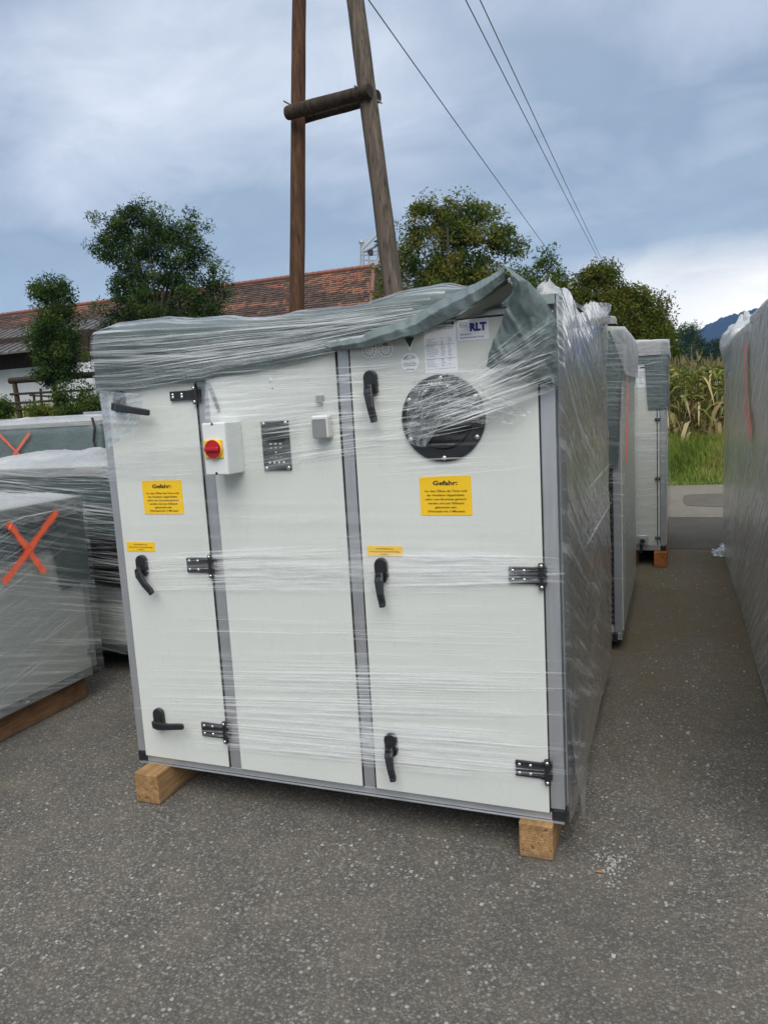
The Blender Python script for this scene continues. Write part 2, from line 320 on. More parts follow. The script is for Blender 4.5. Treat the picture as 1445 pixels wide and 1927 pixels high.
# ------------------------------------------------------------------ mesh helpers
class MB:
    def __init__(s): s.v = []; s.f = []; s.uv = []; s.c = []; s.hasuv = False; s.hasc = False
    def add(s, vs, fs, uvs=None, col=None):
        b = len(s.v); s.v += [tuple(map(float, p)) for p in vs]
        for i, f in enumerate(fs):
            s.f.append(tuple(b+k for k in f)); s.uv.append(uvs[i] if uvs else None); s.c.append(col if col is None or not isinstance(col, list) else col[i])
        s.hasuv |= uvs is not None; s.hasc |= col is not None; return s
    def box(s, x0, x1, y0, y1, z0, z1, col=None):
        v = [(x, y, z) for z in (z0, z1) for y in (y0, y1) for x in (x0, x1)]
        return s.add(v, [(0, 2, 3, 1), (4, 5, 7, 6), (0, 1, 5, 4), (2, 6, 7, 3), (0, 4, 6, 2), (1, 3, 7, 5)], col=col)
    def hull8(s, v, col=None):
        return s.add(v, [(0, 2, 3, 1), (4, 5, 7, 6), (0, 1, 5, 4), (2, 6, 7, 3), (0, 4, 6, 2), (1, 3, 7, 5)], col=col)
    def tube(s, pts, rad, n=10, caps=True, wob=0., col=None):
        pts = [Vector(p) for p in pts]; m = len(pts); rad = rad if isinstance(rad, (list, tuple)) else [rad]*m
        vs = []; prev = None
        for i, p in enumerate(pts):
            d = (pts[min(i+1, m-1)]-pts[max(i-1, 0)]).normalized()
            a = prev if prev is not None else (Vector((0, 0, 1)) if abs(d.z) < .9 else Vector((1, 0, 0)))
            x = a - d*a.dot(d); x.normalize(); y = d.cross(x); prev = x
            for k in range(n):
                t = 2*math.pi*k/n; r = rad[i]*(1+wob*(noise.noise((p.x*3+math.cos(t), p.y*3+math.sin(t), p.z*1.3)))) if wob else rad[i]
                vs.append(p + x*math.cos(t)*r + y*math.sin(t)*r)
        fs = [(i*n+k, i*n+(k+1) % n, (i+1)*n+(k+1) % n, (i+1)*n+k) for i in range(m-1) for k in range(n)]
        if caps: fs += [tuple(range(n-1, -1, -1)), tuple((m-1)*n+k for k in range(n))]
        return s.add(vs, fs, col=col)
    def prism(s, poly, y0, y1, col=None):          # polygon in (x, z), extruded along y
        n = len(poly); vs = [(x, y0, z) for x, z in poly] + [(x, y1, z) for x, z in poly]
        return s.add(vs, [tuple(range(n)), tuple(range(2*n-1, n-1, -1))] + [(k, n+k, n+(k+1) % n, (k+1) % n) for k in range(n)], col=col)
    def dome(s, c, r, ax=(0, -1, 0), n=10, flat=.6):
        c = Vector(c); d = Vector(ax).normalized(); a = Vector((0, 0, 1)) if abs(d.z) < .9 else Vector((1, 0, 0)); x = (a-d*a.dot(d)).normalized(); y = d.cross(x)
        vs = []; 
        for h, k in ((0, 1.), (.55, .85), (.9, .45)):
            for i in range(n): t = 2*math.pi*i/n; vs.append(c + (x*math.cos(t)+y*math.sin(t))*r*k + d*r*flat*h)
        fs = [(j*n+i, j*n+(i+1) % n, (j+1)*n+(i+1) % n, (j+1)*n+i) for j in range(2) for i in range(n)] + [tuple(2*n+i for i in range(n))]
        return s.add(vs, fs)
    def grid(s, fn, nu, nv, uvfn=None):
        vs = [fn(i/nu, j/nv) for j in range(nv+1) for i in range(nu+1)]; fs = []; uvs = []
        for j in range(nv):
            for i in range(nu):
                k = j*(nu+1)+i; q = (k, k+1, k+nu+2, k+nu+1); fs.append(q)
                g = [(i, j), (i+1, j), (i+1, j+1), (i, j+1)]; uvs.append([(uvfn or (lambda a, b: (a, b)))(a/nu, b/nv) for a, b in g])
        return s.add(vs, fs, uvs)
    def build(s, name, mat, parent=None, smooth=False, bevel=0., seg=2, solid=0.):
        me = bpy.data.meshes.new(name); me.from_pydata(s.v, [], s.f); me.materials.append(MATS[mat])
        if s.hasuv:
            l = me.uv_layers.new(name='UVMap'); arr = [0.]*(2*len(me.loops)); k = 0
            for f, u in zip(s.f, s.uv):
                for i in range(len(f)):
                    if u: arr[k], arr[k+1] = u[i]
                    k += 2
            l.data.foreach_set('uv', arr)
        if s.hasc:
            ca = me.color_attributes.new('Col', 'FLOAT_COLOR', 'CORNER'); arr = []
            for f, c in zip(s.f, s.c): arr += [*(c or (1, 1, 1)), 1.]*len(f)
            ca.data.foreach_set('color', arr)
        if smooth: me.polygons.foreach_set('use_smooth', [True]*len(me.polygons))
        me.update()
        return place(name, me, parent, bevel, seg, solid)
def place(name, me, parent=None, bevel=0., seg=2, solid=0.):
    o = bpy.data.objects.new(name, me); COL.objects.link(o)
    if parent is not None:
        o.parent = parent
        if parent.type == 'EMPTY': o.matrix_parent_inverse = Matrix.Translation(-parent.location)
    if solid:
        md = o.modifiers.new('thickness', 'SOLIDIFY'); md.thickness = solid; md.offset = 0
    if bevel:
        md = o.modifiers.new('edge', 'BEVEL'); md.width = bevel; md.segments = seg; md.limit_method = 'ANGLE'
    return o
def thing(name, loc, label, cat, group=None):
    o = bpy.data.objects.new(name, None); COL.objects.link(o); o.location = loc; o.empty_display_size = .1
    return tag(o, label, cat, group)
def tag(o, label=None, cat=None, group=None, kind=None):
    for k, v in (('label', label), ('category', cat), ('group', group), ('kind', kind)):
        if v: o[k] = v
    return o
def nz3(x, y, z, s=1.): return noise.noise((x*s, y*s, z*s))

# lettering: built-in vector font turned into flat meshes in the XZ plane
_txt = {}
def text_mesh(body, size, bold=0.):
    key = (body, size, bold)
    if key not in _txt:
        cu = bpy.data.curves.new('t', 'FONT'); cu.body = body; cu.size = size; cu.align_x = 'LEFT'; cu.resolution_u = 2; cu.offset = bold*size; cu.fill_mode = 'FRONT'
        ob = bpy.data.objects.new('t', cu); COL.objects.link(ob); bpy.context.view_layer.update()
        me = bpy.data.meshes.new_from_object(ob.evaluated_get(bpy.context.evaluated_depsgraph_get()))
        vs = [(v.co.x, v.co.y) for v in me.vertices]; fs = [tuple(p.vertices) for p in me.polygons]
        bpy.data.objects.remove(ob); bpy.data.curves.remove(cu); bpy.data.meshes.remove(me); _txt[key] = (vs, fs)
    return _txt[key]
def letter(mb, body, cx, z, size, y, width=None, bold=0., left=None, slope=0.):
    vs, fs = text_mesh(body, size, bold)
    if not vs: return
    x0 = min(v[0] for v in vs); x1 = max(v[0] for v in vs); k = (width/(x1-x0)) if width else 1.
    ox = left if left is not None else cx-(x1-x0)*k/2
    mb.add([(ox+(vx-x0)*k, y, z+vz+slope*vx*k) for vx, vz in vs], fs)
def rect(px, off):               # averaged axis-aligned rectangle from four photo corners TL TR BR BL on plane Y=off
    p = [fp(*q, off) for q in px]
    return (p[0][0]+p[3][0])/2, (p[1][0]+p[2][0])/2, (p[2][2]+p[3][2])/2, (p[0][2]+p[1][2])/2     # x0 x1 z0 z1

# ------------------------------------------------------------------ the setting
def smooth01(t): t = max(0., min(1., t)); return t*t*(3-2*t)
def terrain(x, y):
    bank = .42*smooth01((y-10.6)/2.4)
    raised = 2.05*smooth01((y-11.5)/8.)*smooth01((-1.5-x)/7.)
    return max(bank if y < 400 else bank*max(0, 1-(y-400)/300), raised) + (.04*nz3(x, y, 0, .6) if y > 11.2 else 0)
def build_ground():
    xs = [-2400, -1500, -700, -300, -150, -80] + list(np.arange(-60, 40.1, 1.)) + [60, 90, 150, 300, 700, 1500, 2400]
    ys = [-200, -80, -40, -20, -12, -6, 0, 5] + list(np.arange(9, 60.1, .8)) + [70, 90, 130, 200, 400, 800, 1600, 2300]
    mb = MB(); vs = [(x, y, terrain(x, y)-.012) for y in ys for x in xs]; n = len(xs)
    mb.add(vs, [(j*n+i, j*n+i+1, (j+1)*n+i+1, (j+1)*n+i) for j in range(len(ys)-1) for i in range(n-1)])
    tag(mb.build('ground', 'meadow', smooth=True), 'grassy ground and fields around the yard', None, None, 'structure')
    def sheet(name, mat, pts, z, label):
        m_ = MB(); m_.add([(x, y, z) for x, y in pts], [tuple(range(len(pts)))]); tag(m_.build(name, mat), label, None, None, 'structure')
    sheet('asphalt_yard', 'asphalt_yard', [(-30, -14), (14, -14), (14, 5.34), (-30, 5.34)], 0., 'grey asphalt yard with light stone chips')
    sheet('road', 'asphalt_road', [(-40, 5.33), (40, 5.33), (40, 7.25), (-40, 7.25)], .004, 'dark asphalt road strip behind the rows')
    lane = [(-40, 7.24), (40, 7.24)] + [(x, 10.52+.10*nz3(x, 3, 1, 1.3)+.06*nz3(x, 8, 1, 5.)) for x in np.arange(40, -40.1, -.25)]
    sheet('road_shoulder', 'asphalt_lane', lane, .008, 'pale worn asphalt lane along the grass verge')
    patch = [(.52+.03*math.sin(9*a), 0) for a in ()]
    c = []
    for k in range(40):
        a = 2*math.pi*k/40; ca, sa = math.cos(a), math.sin(a)
        c.append((2.2+1.75*math.copysign(abs(ca)**.35, ca), 8.75+.72*math.copysign(abs(sa)**.4, sa)+.04*math.sin(5*a)))
    sheet('road_patch', 'asphalt_patch', c, .012, 'darker repair patch in the pale lane')
build_ground()
def build_hill():
    prof = [(-600, 690), (200, 690), (800, 680), (1150, 668), (1255, 648), (1290, 634), (1330, 612), (1362, 598), (1390, 590), (1422, 582), (1500, 566), (1640, 560), (1800, 575), (2100, 600), (2600, 640)]
    D = 1700.; mb = MB(); px = np.arange(-600, 2200, 4.); rows = 16
    pts = []
    for x in px:
        y = np.interp(x, [p[0] for p in prof], [p[1] for p in prof])
        top = dp(x, y, D); top[2] += 5*nz3(x*.9, 1, 1, .11) + 3.5*nz3(x, 5, 2, .43) + 2.5*random.random()
        pts.append(top)
    vs = []
    for j in range(rows+1):
        t = j/rows
        for p in pts:
            q = CAM + (p-CAM)*(1-.34*t); z = p[2]*(1-t)**1.15 - 3*t; w = 14*nz3(q[0], q[1], 0, .006)*(t*(1-t)*4) if j else 0
            vs.append((q[0], q[1], z+w))
    n = len(px); mb.add(vs, [(j*n+i, (j+1)*n+i, (j+1)*n+i+1, j*n+i+1) for j in range(rows) for i in range(n-1)])
    tag(mb.build('hill', 'forest_hill', smooth=True), 'dark forested hill ridge on the horizon', None, None, 'structure')
build_hill()

# ------------------------------------------------------------------ shared small builders
def ribbons(mb, spec, plane, n, wmin, wmax, amin, amax, tmin=.15, tmax=.9, lift=(.014, .03)):
    """long thin fold ridges of stretch film; spec = left x,y0,y1 and right x,y0,y1 in photo pixels on a plane; lift is their height over it"""
    xl, a0, a1, xr, b0, b1 = spec
    for _ in range(n):
        k = random.random(); j = k+random.gauss(0, .05); L = random.uniform(tmin, tmax); s = random.uniform(-.05, 1.05-L); off = random.uniform(*lift)
        w = random.uniform(wmin, wmax); al = random.uniform(amin, amax); seg = 7; vs = []; fs = []; uv = []; cs = []
        bow = random.gauss(0, 2.2)
        for i in range(seg+1):
            u = i/seg; t = max(0., min(1., s+u*L)); x = xl+(xr-xl)*t; y = a0+(a1-a0)*k + ((b0+(b1-b0)*j)-(a0+(a1-a0)*k))*t + bow*math.sin(math.pi*u) + random.gauss(0, .25)
            P = plane(x, y, off); hw = w*(.25+.75*math.sin(math.pi*min(1, max(0, u*.96+.02)))**.6)/2
            vs += [(P[0], P[1], P[2]-hw), (P[0], P[1], P[2]+hw)]
        for i in range(seg):
            fs.append((2*i, 2*i+2, 2*i+3, 2*i+1)); uv.append([(i/seg, 0), ((i+1)/seg, 0), ((i+1)/seg, 1), (i/seg, 1)])
            e = math.sin(math.pi*(i+.5)/seg)**.7; cs.append((al*e, al*e, al*e))
        mb.add(vs, fs, uv, cs)
def front_plane(x, y, off): return fp(x, y, -off)
def stroke(mb, pts, w):           # spray stroke through 3-D points on a plane; widths across the in-plane perpendicular
    pts = [Vector(p) for p in pts]; nrm = Vector(stroke.nrm); vs = []; n = len(pts)
    for i, p in enumerate(pts):
        d = (pts[min(i+1, n-1)]-pts[max(i-1, 0)]).normalized(); s = nrm.cross(d).normalized(); ww = w*(1+.08*math.sin(i*.9)); vs += [p-s*ww/2, p+s*ww/2]
    mb.add(vs, [(2*i, 2*i+2, 2*i+3, 2*i+1) for i in range(n-1)], [[(i/n, 0), ((i+1)/n, 0), ((i+1)/n, 1), (i/n, 1)] for i in range(n-1)])
def densify(a, b, n=10, j=.0012): return [Vector(a).lerp(Vector(b), i/n)+Vector([random.gauss(0, j) for _ in range(3)]) for i in range(n+1)]
def timber_block(x0, x1, y0, y1, z0, z1, mat, label, group=None):
    mb = MB(); mb.box(x0, x1, y0, y1, z0, z1); o = mb.build('timber_block', mat, bevel=.006, seg=2)
    return tag(o, label, 'timber', group)

def strands(root, ax, n_, plane, rngx, rngz, slope, sgn, wmin=.002, wmax=.007, amin=.2, amax=.75):
    """fold ridges on an axis-aligned face: ax 'x' -> plane X=plane running along y, else plane Y=plane running along x"""
    mb = MB()
    for _ in range(n_):
        L = random.uniform(.15, .8)*(rngx[1]-rngx[0]); s = random.uniform(rngx[0], rngx[1]-L); z = random.uniform(*rngz); sl = slope+random.gauss(0, .04); w = random.uniform(wmin, wmax); al = random.uniform(amin, amax); off = plane+sgn*random.uniform(.038, .046); seg = 5; vs = []; fs = []; uv = []; cs = []
        for i in range(seg+1):
            a = s+L*i/seg; zz = z+sl*(a-s)+.004*math.sin(i*1.7); hw = w/2*(.3+.7*math.sin(math.pi*(i+.2)/(seg+.4))); 
            zz = min(max(zz, rngz[0]), rngz[1]); b = (off, a) if ax == 'x' else (a, off); vs += [(*b, zz-hw), (*b, zz+hw)]
        for i in range(seg):
            fs.append((2*i, 2*i+2, 2*i+3, 2*i+1)); uv.append([(0, 0), (1, 0), (1, 1), (0, 1)]); e = al*math.sin(math.pi*(i+.5)/seg)**.6; cs.append((e, e, e))
        mb.add(vs, fs, uv, cs)
    tag(mb.build('wrap_folds', 'film_strand', root, smooth=True), None, None, None, 'stuff')

def skid(root, x0, x1, y0, y1, z0, z1, mat='timber_brown'):
    mb = MB(); mb.box(x0, x1, y0, y1, z0, z1); mb.build('skid', mat, root, bevel=.006)
# ------------------------------------------------------------------ main ventilation unit
W, ZB, ZT, DEP = 1.763, .13, 1.85, 1.68
unit = thing('ventilation_unit', (-W/2, DEP/2, ZB), 'large white ventilation unit with round porthole and two yellow danger labels', 'ventilation unit', 'film-wrapped ventilation units in the yard')
def build_main():
    P1, P2, P3, P4 = (-W, -1.720), (-1.310, -1.257), (-.7315, -.681), (-.0485, 0)
    mb = MB(); mb.box(-W+.03, -.03, .03, DEP-.03, ZB+.02, ZT-.02); mb.build('casing', 'panel_rim', unit)
    for (a, b) in (P1, P2, P3, P4):
        mb = MB(); d = .05; mb.box(a, b, 0, d, ZB+(.027 if (a, b) in (P2, P3) else .042), ZT-.040)
        o = mb.build('frame_post', 'aluminium', unit, bevel=.003)
    for x0, x1 in ((-W, -W+.05), (-.05, 0)):
        mb = MB(); mb.box(x0, x1, DEP-.05, DEP, ZB+.042, ZT-.04); mb.build('frame_post', 'aluminium', unit, bevel=.003)
    for z0, z1 in ((ZB, ZB+.027), (ZT-.04, ZT)):
        e = .044
        for y0 in (0, DEP-.05):
            mb = MB(); mb.box(-W+e, -e, y0, y0+.05, z0, z1); mb.build('frame_rail', 'aluminium', unit, bevel=.003)
        for x0 in (-W, -.05):
            mb = MB(); mb.box(x0, x0+.05, e, DEP-e, z0, z1); mb.build('frame_rail', 'aluminium', unit, bevel=.003)
    mb = MB(); mb.box(-W+.02, -.002, -.010, .0, ZB-.004, ZB-.001); mb.build('base_lip', 'galvanised', unit)
    for x0 in (-W-.002, -.042):
        for y0 in (-.002, DEP-.042):
            mb = MB(); mb.box(x0, x0+.044, y0, y0+.044, ZB-.002, ZB+.041); mb.build('corner_cap', 'black_plastic', unit, bevel=.005)
    # door leaves and the fixed middle panel, each on its black gasket
    for nm, a, b in (('door', P1[1], P2[0]), ('panel', P2[1], P3[0]), ('door', P3[1], P4[0])):
        mb = MB(); g = .0025; mb.box(a+g, b-g, -.010, .028, ZB+.030, ZT-.044); o = mb.build(nm, 'panel_white', unit, bevel=.0018)
        k = MB(); e = .0005; el = .0045 if a > -.7 else e; k.box(a-el, b+e, -.0045, .02, ZB+.0275, ZT-.0405); k.build('gasket', 'rubber', o)
    # right flank panel and back
    mb = MB(); mb.box(-.02, .004, .053, DEP-.053, ZB+.030, ZT-.043); o = mb.build('side_panel', 'panel_white', unit, bevel=.002)
    mb = MB(); mb.box(-W-.004, -W+.02, .053, DEP-.053, ZB+.030, ZT-.043); mb.build('side_panel', 'panel_white', unit, bevel=.002)
    mb = MB(); mb.box(-W+.053, -.053, DEP-.02, DEP+.004, ZB+.030, ZT-.043); mb.build('back_panel', 'panel_white', unit, bevel=.002)
    # hinges
    def hinge(px, py, w, h):
        y0 = -.010; p = fp(px, py, y0); x0, zt = p[0], p[2]; mb = MB()
        mb.box(x0, x0+w, y0-.011, y0-.0005, zt-h, zt); o = mb.build('hinge', 'black_plastic', unit, bevel=.003)
        b = MB(); b.tube([(x0+w+.010, y0-.010, zt+.013), (x0+w+.010, y0-.010, zt-h-.016)], .011, 10); b.box(x0+w-.012, x0+w+.024, y0-.010, y0+.010, zt-h-.002, zt+.001); b.build('barrel', 'black_plastic', o)
        for dx, dz in ((.014, .013), (w*.52, .013), (.014, h-.013), (w*.52, h-.013), (w+.010, -.006), (w+.010, h+.008)):
            s_ = MB(); yy = y0-.011 if dx < w else y0-.0205; s_.dome((x0+dx, yy, zt-dz), .0062); s_.build('screw', 'steel', o, smooth=True)
    for q in ((322, 737, .104, .036), (353, 1048, .102, .060), (381, 1357, .102, .058), (957, 1065, .098, .056), (970, 1428, .098, .056)): hinge(*q)
    # latch handles
    def handle(bx, by, ex, ey, gr=None):
        y0 = -.010; c = fp(bx, by, y0); e = fp(ex, ey, y0-.055); mb = MB(); r, hh = .0245, .026; poly = []
        for k in range(20):
            t = 2*math.pi*k/20; poly.append((c[0]+r*math.cos(t), c[2]+r*math.sin(t)+(hh-.006 if math.sin(t) > 0 else -hh+.006)))
        poly.reverse(); mb.prism(poly, y0-.020, y0-.0004); o = mb.build('handle', 'black_plastic', unit, bevel=.004)
        if gr: o['label'] = gr
        s = Vector((c[0], y0-.030, c[2]-.018)); t = Vector(e); d = t-s; side = Vector((0, 1, 0)).cross(d).normalized(); lev = MB()
        pts = [s-d*.14, s+d*.10+Vector((0, -.012, 0)), s+d*.55+Vector((0, -.010, 0)), s+d*.86, t]; ws = (.015, .0155, .0125, .012, .0105)
        vs = []
        for p, w in zip(pts, ws):
            for sg in (-1, 1):
                for dy in (-.008, .008): vs.append(p+side*sg*w+Vector((0, dy, 0)))
        fs = []
        for i in range(4):
            a = 4*i; fs += [(a, a+4, a+6, a+2), (a+1, a+3, a+7, a+5), (a, a+1, a+5, a+4), (a+2, a+6, a+7, a+3)]
        fs += [(0, 2, 3, 1), (16, 17, 19, 18)]; lev.add(vs, fs); lev.build('lever', 'black_plastic', o, bevel=.004)
        n_ = MB(); n_.tube([(c[0], y0-.018, c[2]-.016), (c[0], y0-.044, c[2]-.016)], .013, 12); n_.build('spindle', 'black_plastic', o, bevel=.002)
    for q in ((229, 757, 281, 777), (271, 1064, 287, 1118), (303, 1350, 345, 1368), (700, 722, 704, 795), (720, 1072, 720, 1143), (738, 1399, 740, 1471)): handle(*q)
    # yellow warning labels with their print
    def danger(px):
        x0, x1, z0, z1 = rect(px, -.0115); mb = MB(); mb.box(x0, x1, -.0115, -.0101, z0, z1); o = mb.build('warning_label', 'yellow_label', unit)
        w, h, cx, t = x1-x0, z1-z0, (x0+x1)/2, MB(); y = -.0122
        letter(t, 'Gefahr:', cx, z1-h*.225, h*.155, y, w*.48, .030)
        for i, (s, f) in enumerate((('Vor dem Öffnen der Türen muß', .83), ('der Ventilator abgeschaltet,', .74), ('sofort vom Stromnetz getrennt', .80), ('werden und zum Stillstand', .70), ('gekommen sein.', .43), ('(Wartezeit min. 5 Minuten)', .72))):
            letter(t, s, cx, z1-h*(.405+.104*i), h*.080, y, w*f, .012)
        t.build('lettering', 'ink_black', o)
    danger([(267, 905), (341, 903), (347, 967), (273, 968)]); danger([(789, 897), (886, 895), (888, 969), (792, 970)])
    def lock_label(px):
        x0, x1, z0, z1 = rect(px, -.0115); mb = MB(); mb.box(x0, x1, -.0115, -.0101, z0, z1); o = mb.build('lock_label', 'yellow_label', unit)
        w, h, cx, t = x1-x0, z1-z0, (x0+x1)/2, MB(); y = -.0122
        for s, f, k in (('Verschlußsicherung', .48, .33), ('Achtung: Nur mit Spezialwerkzeug', .84, .61), ('zu öffnen.', .24, .87)): letter(t, s, cx, z1-h*k, h*.21, y, w*f, .004)
        t.build('lettering', 'ink_black', o)
    lock_label([(238, 1020), (290, 1020), (293, 1037), (240, 1038)]); lock_label([(690, 1028), (756, 1027), (758, 1046), (692, 1047)])
    # papers and seals on the right door
    def paper(name, px):
        x0, x1, z0, z1 = rect(px, -.0112); mb = MB(); mb.box(x0, x1, -.0112, -.0101, z0, z1); return mb.build(name, 'paper_white', unit), x0, x1, z0, z1
    o, x0, x1, z0, z1 = paper('quality_mark', [(860, 603), (920, 597), (919, 637), (861, 642)]); w, h = x1-x0, z1-z0; y = -.0119
    t = MB(); letter(t, 'RLT', 0, z1-h*.56, h*.50, y, w*.53, .06, left=x0+w*.40)
    letter(t, 'Gütezeichen', 0, z1-h*.74, h*.12, y, w*.36, .004, left=x0+w*.08); letter(t, 'Raumlufttechnische Geräte', 0, z1-h*.90, h*.12, y, w*.76, .004, left=x0+w*.08); t.build('lettering', 'ink_blue', o)
    t = MB(); letter(t, 'RAL', 0, z1-h*.29, h*.14, y, w*.17, .0, left=x0+w*.10)
    for a, b, c_, d in ((.08, .29, .13, .145), (.08, .29, .33, .345), (.08, .09, .13, .345), (.28, .29, .13, .345)): t.box(x0+w*a, x0+w*b, y, y+.0003, z1-h*d, z1-h*c_)
    t.build('frame_print', 'ink_grey', o)
    o, x0, x1, z0, z1 = paper('data_sheet', [(797, 606), (858, 602), (860, 699), (800, 704)]); w, h = x1-x0, z1-z0
    t = MB(); letter(t, 'THERM', 0, z1-h*.085, h*.072, y, w*.36, .03, left=x0+w*.46); t.box(x0+w*.84, x0+w*.95, y, y+.0003, z1-h*.09, z1-h*.03); t.box(x0+w*.03, x0+w*.96, y, y+.0003, z1-h*.125, z1-h*.118)
    t.build('lettering', 'ink_black', o)
    t = MB(); rs = random.Random(5)
    letter(t, 'LUFTTECHNIK', 0, z1-h*.165, h*.035, y, w*.5, left=x0+w*.42)
    for i in range(17):
        zz = z1-h*(.34+.0335*i)
        if i in (4, 12): t.box(x0+w*.05, x0+w*.95, y, y+.0003, zz+h*.020, zz+h*.024)
        if i in (11,): continue
        letter(t, ''.join(rs.choice('aeinrstlu') for _ in range(rs.randint(6, 11))), 0, zz, h*.028, y, w*rs.uniform(.2, .38), left=x0+w*.06)
        for c_ in (.52, .74):
            if rs.random() < .85: letter(t, str(rs.randint(10, 9999)), 0, zz, h*.026, y, w*rs.uniform(.05, .13), left=x0+w*c_)
    t.box(x0+w*.05, x0+w*.95, y, y+.0003, z0+h*.08, z0+h*.084); t.build('table_print', 'ink_grey', o)
    def seal(px, py, rp, name='round_seal'):
        c = fp(px, py, -.0112); r = abs(fp(px+rp, py, -.0112)[0]-c[0]); mb = MB(); poly = [(c[0]+r*math.cos(-2*math.pi*k/28), c[2]+r*math.sin(-2*math.pi*k/28)) for k in range(28)]; mb.prism(poly, -.0112, -.0101)
        return mb.build(name, 'paper_white', unit), c[0], c[2], r
    def ring(t, cx, cz, r0, r1, y, n=32):
        for k in range(n):
            a, b = 2*math.pi*k/n, 2*math.pi*(k+1)/n
            t.add([(cx+r0*math.cos(a), y, cz+r0*math.sin(a)), (cx+r1*math.cos(a), y, cz+r1*math.sin(a)), (cx+r1*math.cos(b), y, cz+r1*math.sin(b)), (cx+r0*math.cos(b), y, cz+r0*math.sin(b))], [(0, 1, 2, 3)])
    o, cx, cz, r = seal(771, 682, 17); t = MB(); y = -.0119
    for ch, a in zip('Qualität', np.linspace(2.55, .6, 8)):
        vs, fs = text_mesh(ch, r*.36, .01); ca, sa = math.cos(a-math.pi/2), math.sin(a-math.pi/2); ox, oz = cx+r*.62*math.cos(a), cz+r*.62*math.sin(a)
        t.add([(ox+(vx-r*.1)*ca-vz*sa, y, oz+(vx-r*.1)*sa+vz*ca) for vx, vz in vs], fs)
    letter(t, 'geprüft', cx, cz+r*.34, r*.22, y, r*.7); t.box(cx-r*.75, cx+r*.75, y, y+.0003, cz-r*.18, cz-r*.15); letter(t, '16.02', cx-r*.45, cz-r*.1, r*.2, y, r*.45); letter(t, 'J. Sch', cx+r*.3, cz-r*.1, r*.26, y, r*.6, .0)
    letter(t, 'KONTROLLE', cx, cz-r*.40, r*.17, y, r*1.3); letter(t, 'LUFTTECHNIK', cx, cz-r*.80, r*.2, y, r*.95, .02); t.build('lettering', 'ink_black', o)
    for px, a, b in ((695, 'RLT', 'geprüft'), (726, 'EUR', 'geprüft')):
        o, cx, cz, r = seal(px, 659 if px == 695 else 657, 14); t = MB(); ring(t, cx, cz, r*.66, r*.70, y)
        for k in range(12):
            q = 2*math.pi*k/12; t.add([(cx+r*(.7 if i in (0, 3) else .84)*math.cos(q+(.06 if i > 1 else -.06)), y, cz+r*(.7 if i in (0, 3) else .84)*math.sin(q+(.06 if i > 1 else -.06))) for i in range(4)], [(0, 1, 2, 3)])
        letter(t, a, cx, cz+r*.38, r*.38, y, r*.55, .03); letter(t, b, cx, cz+r*.06, r*.24, y, r*.7); t.box(cx-r*.6, cx+r*.6, y, y+.0003, cz-r*.14, cz-r*.11); letter(t, 'test nr', cx, cz-r*.4, r*.2, y, r*.7); t.build('lettering', 'ink_black', o)
    # triangular green certificate seal
    c = fp(770, 634, -.0112); k = abs(fp(780, 634, -.0112)[0]-c[0])/10; mb = MB(); mb.prism([(c[0]-15*k, c[2]+11*k), (c[0], c[2]-27*k), (c[0]+15*k, c[2]+11*k)][::-1], -.0112, -.0101); o = mb.build('green_seal', 'paper_white', unit)
    t = MB(); t.prism([(c[0]-9.5*k, c[2]-1*k), (c[0], c[2]-19*k), (c[0]+9.5*k, c[2]-1*k)][::-1], -.0119, -.0114); t.build('triangle', 'ink_green', o)
    t = MB()
    for r0, r1 in ((0, 2.2), (3.6, 5.2), (6.6, 8.2)):
        for q in range(16):
            a, b = math.pi+math.pi*q/16, math.pi+math.pi*(q+1)/16
            t.add([(c[0]+rr*k*math.cos(aa), -.0124, c[2]+7*k+rr*k*math.sin(aa)) for rr, aa in ((r0, a), (r1, a), (r1, b), (r0, b))], [(0, 1, 2, 3)])
    t.build('rings', 'ink_grey', o)
    # porthole
    c = fp(834, 787, -.010); r = (abs(fp(913, 787, -.01)[0]-fp(755, 787, -.01)[0]) + abs(fp(834, 706, -.01)[2]-fp(834, 869, -.01)[2]))/4; n = 48
    def annulus(r0, r1, ya, yb):
        m_ = MB(); vs = []
        for y, rr in ((ya, r1), (yb, r1), (yb, r0), (ya, r0)): vs += [(c[0]+rr*math.cos(2*math.pi*i/n), y, c[2]+rr*math.sin(2*math.pi*i/n)) for i in range(n)]
        m_.add(vs, [(j*n+i, j*n+(i+1) % n, ((j+1) % 4)*n+(i+1) % n, ((j+1) % 4)*n+i) for j in range(4) for i in range(n)]); return m_
    port = annulus(r*.70, r, -.0102, -.020).build('porthole', 'black_plastic', unit, bevel=.003)
    annulus(r*.655, r*.70, -.0102, -.026).build('seal_ring', 'rubber', port, bevel=.003)
    g = MB(); g.add([(c[0]+r*.66*math.cos(2*math.pi*i/n), -.0128, c[2]+r*.66*math.sin(2*math.pi*i/n)) for i in range(n)], [tuple(range(n))]); g.build('glass', 'dark_glass', port)
    for q in range(6):
        a = math.pi/2+q*math.pi/3; s_ = MB(); s_.dome((c[0]+r*.915*math.cos(a), -.020, c[2]+r*.915*math.sin(a)), .0085); s_.build('screw', 'steel', port, smooth=True)
    # main switch box with red rotary switch
    d = .115; x0, x1, z0, z1 = rect([(381, 797), (424, 794), (431, 893), (388, 895)], -d); mb = MB(); mb.box(x0, x1, -d, -.0105, z0, z1); sw = mb.build('switch_box', 'switch_grey', unit, bevel=.004)
    mb = MB(); mb.box(x0+.001, x1-.001, -d-.004, -d+.02, z0+.001, z1-.001); mb.build('lid', 'switch_grey', sw, bevel=.004)
    for px, py in ((399, 798), (408, 891)):
        s_ = MB(); p = fp(px, py, -d-.004); s_.dome((p[0], -d-.0042, p[2]), .0055, flat=.3); s_.build('screw', 'ink_black', sw)
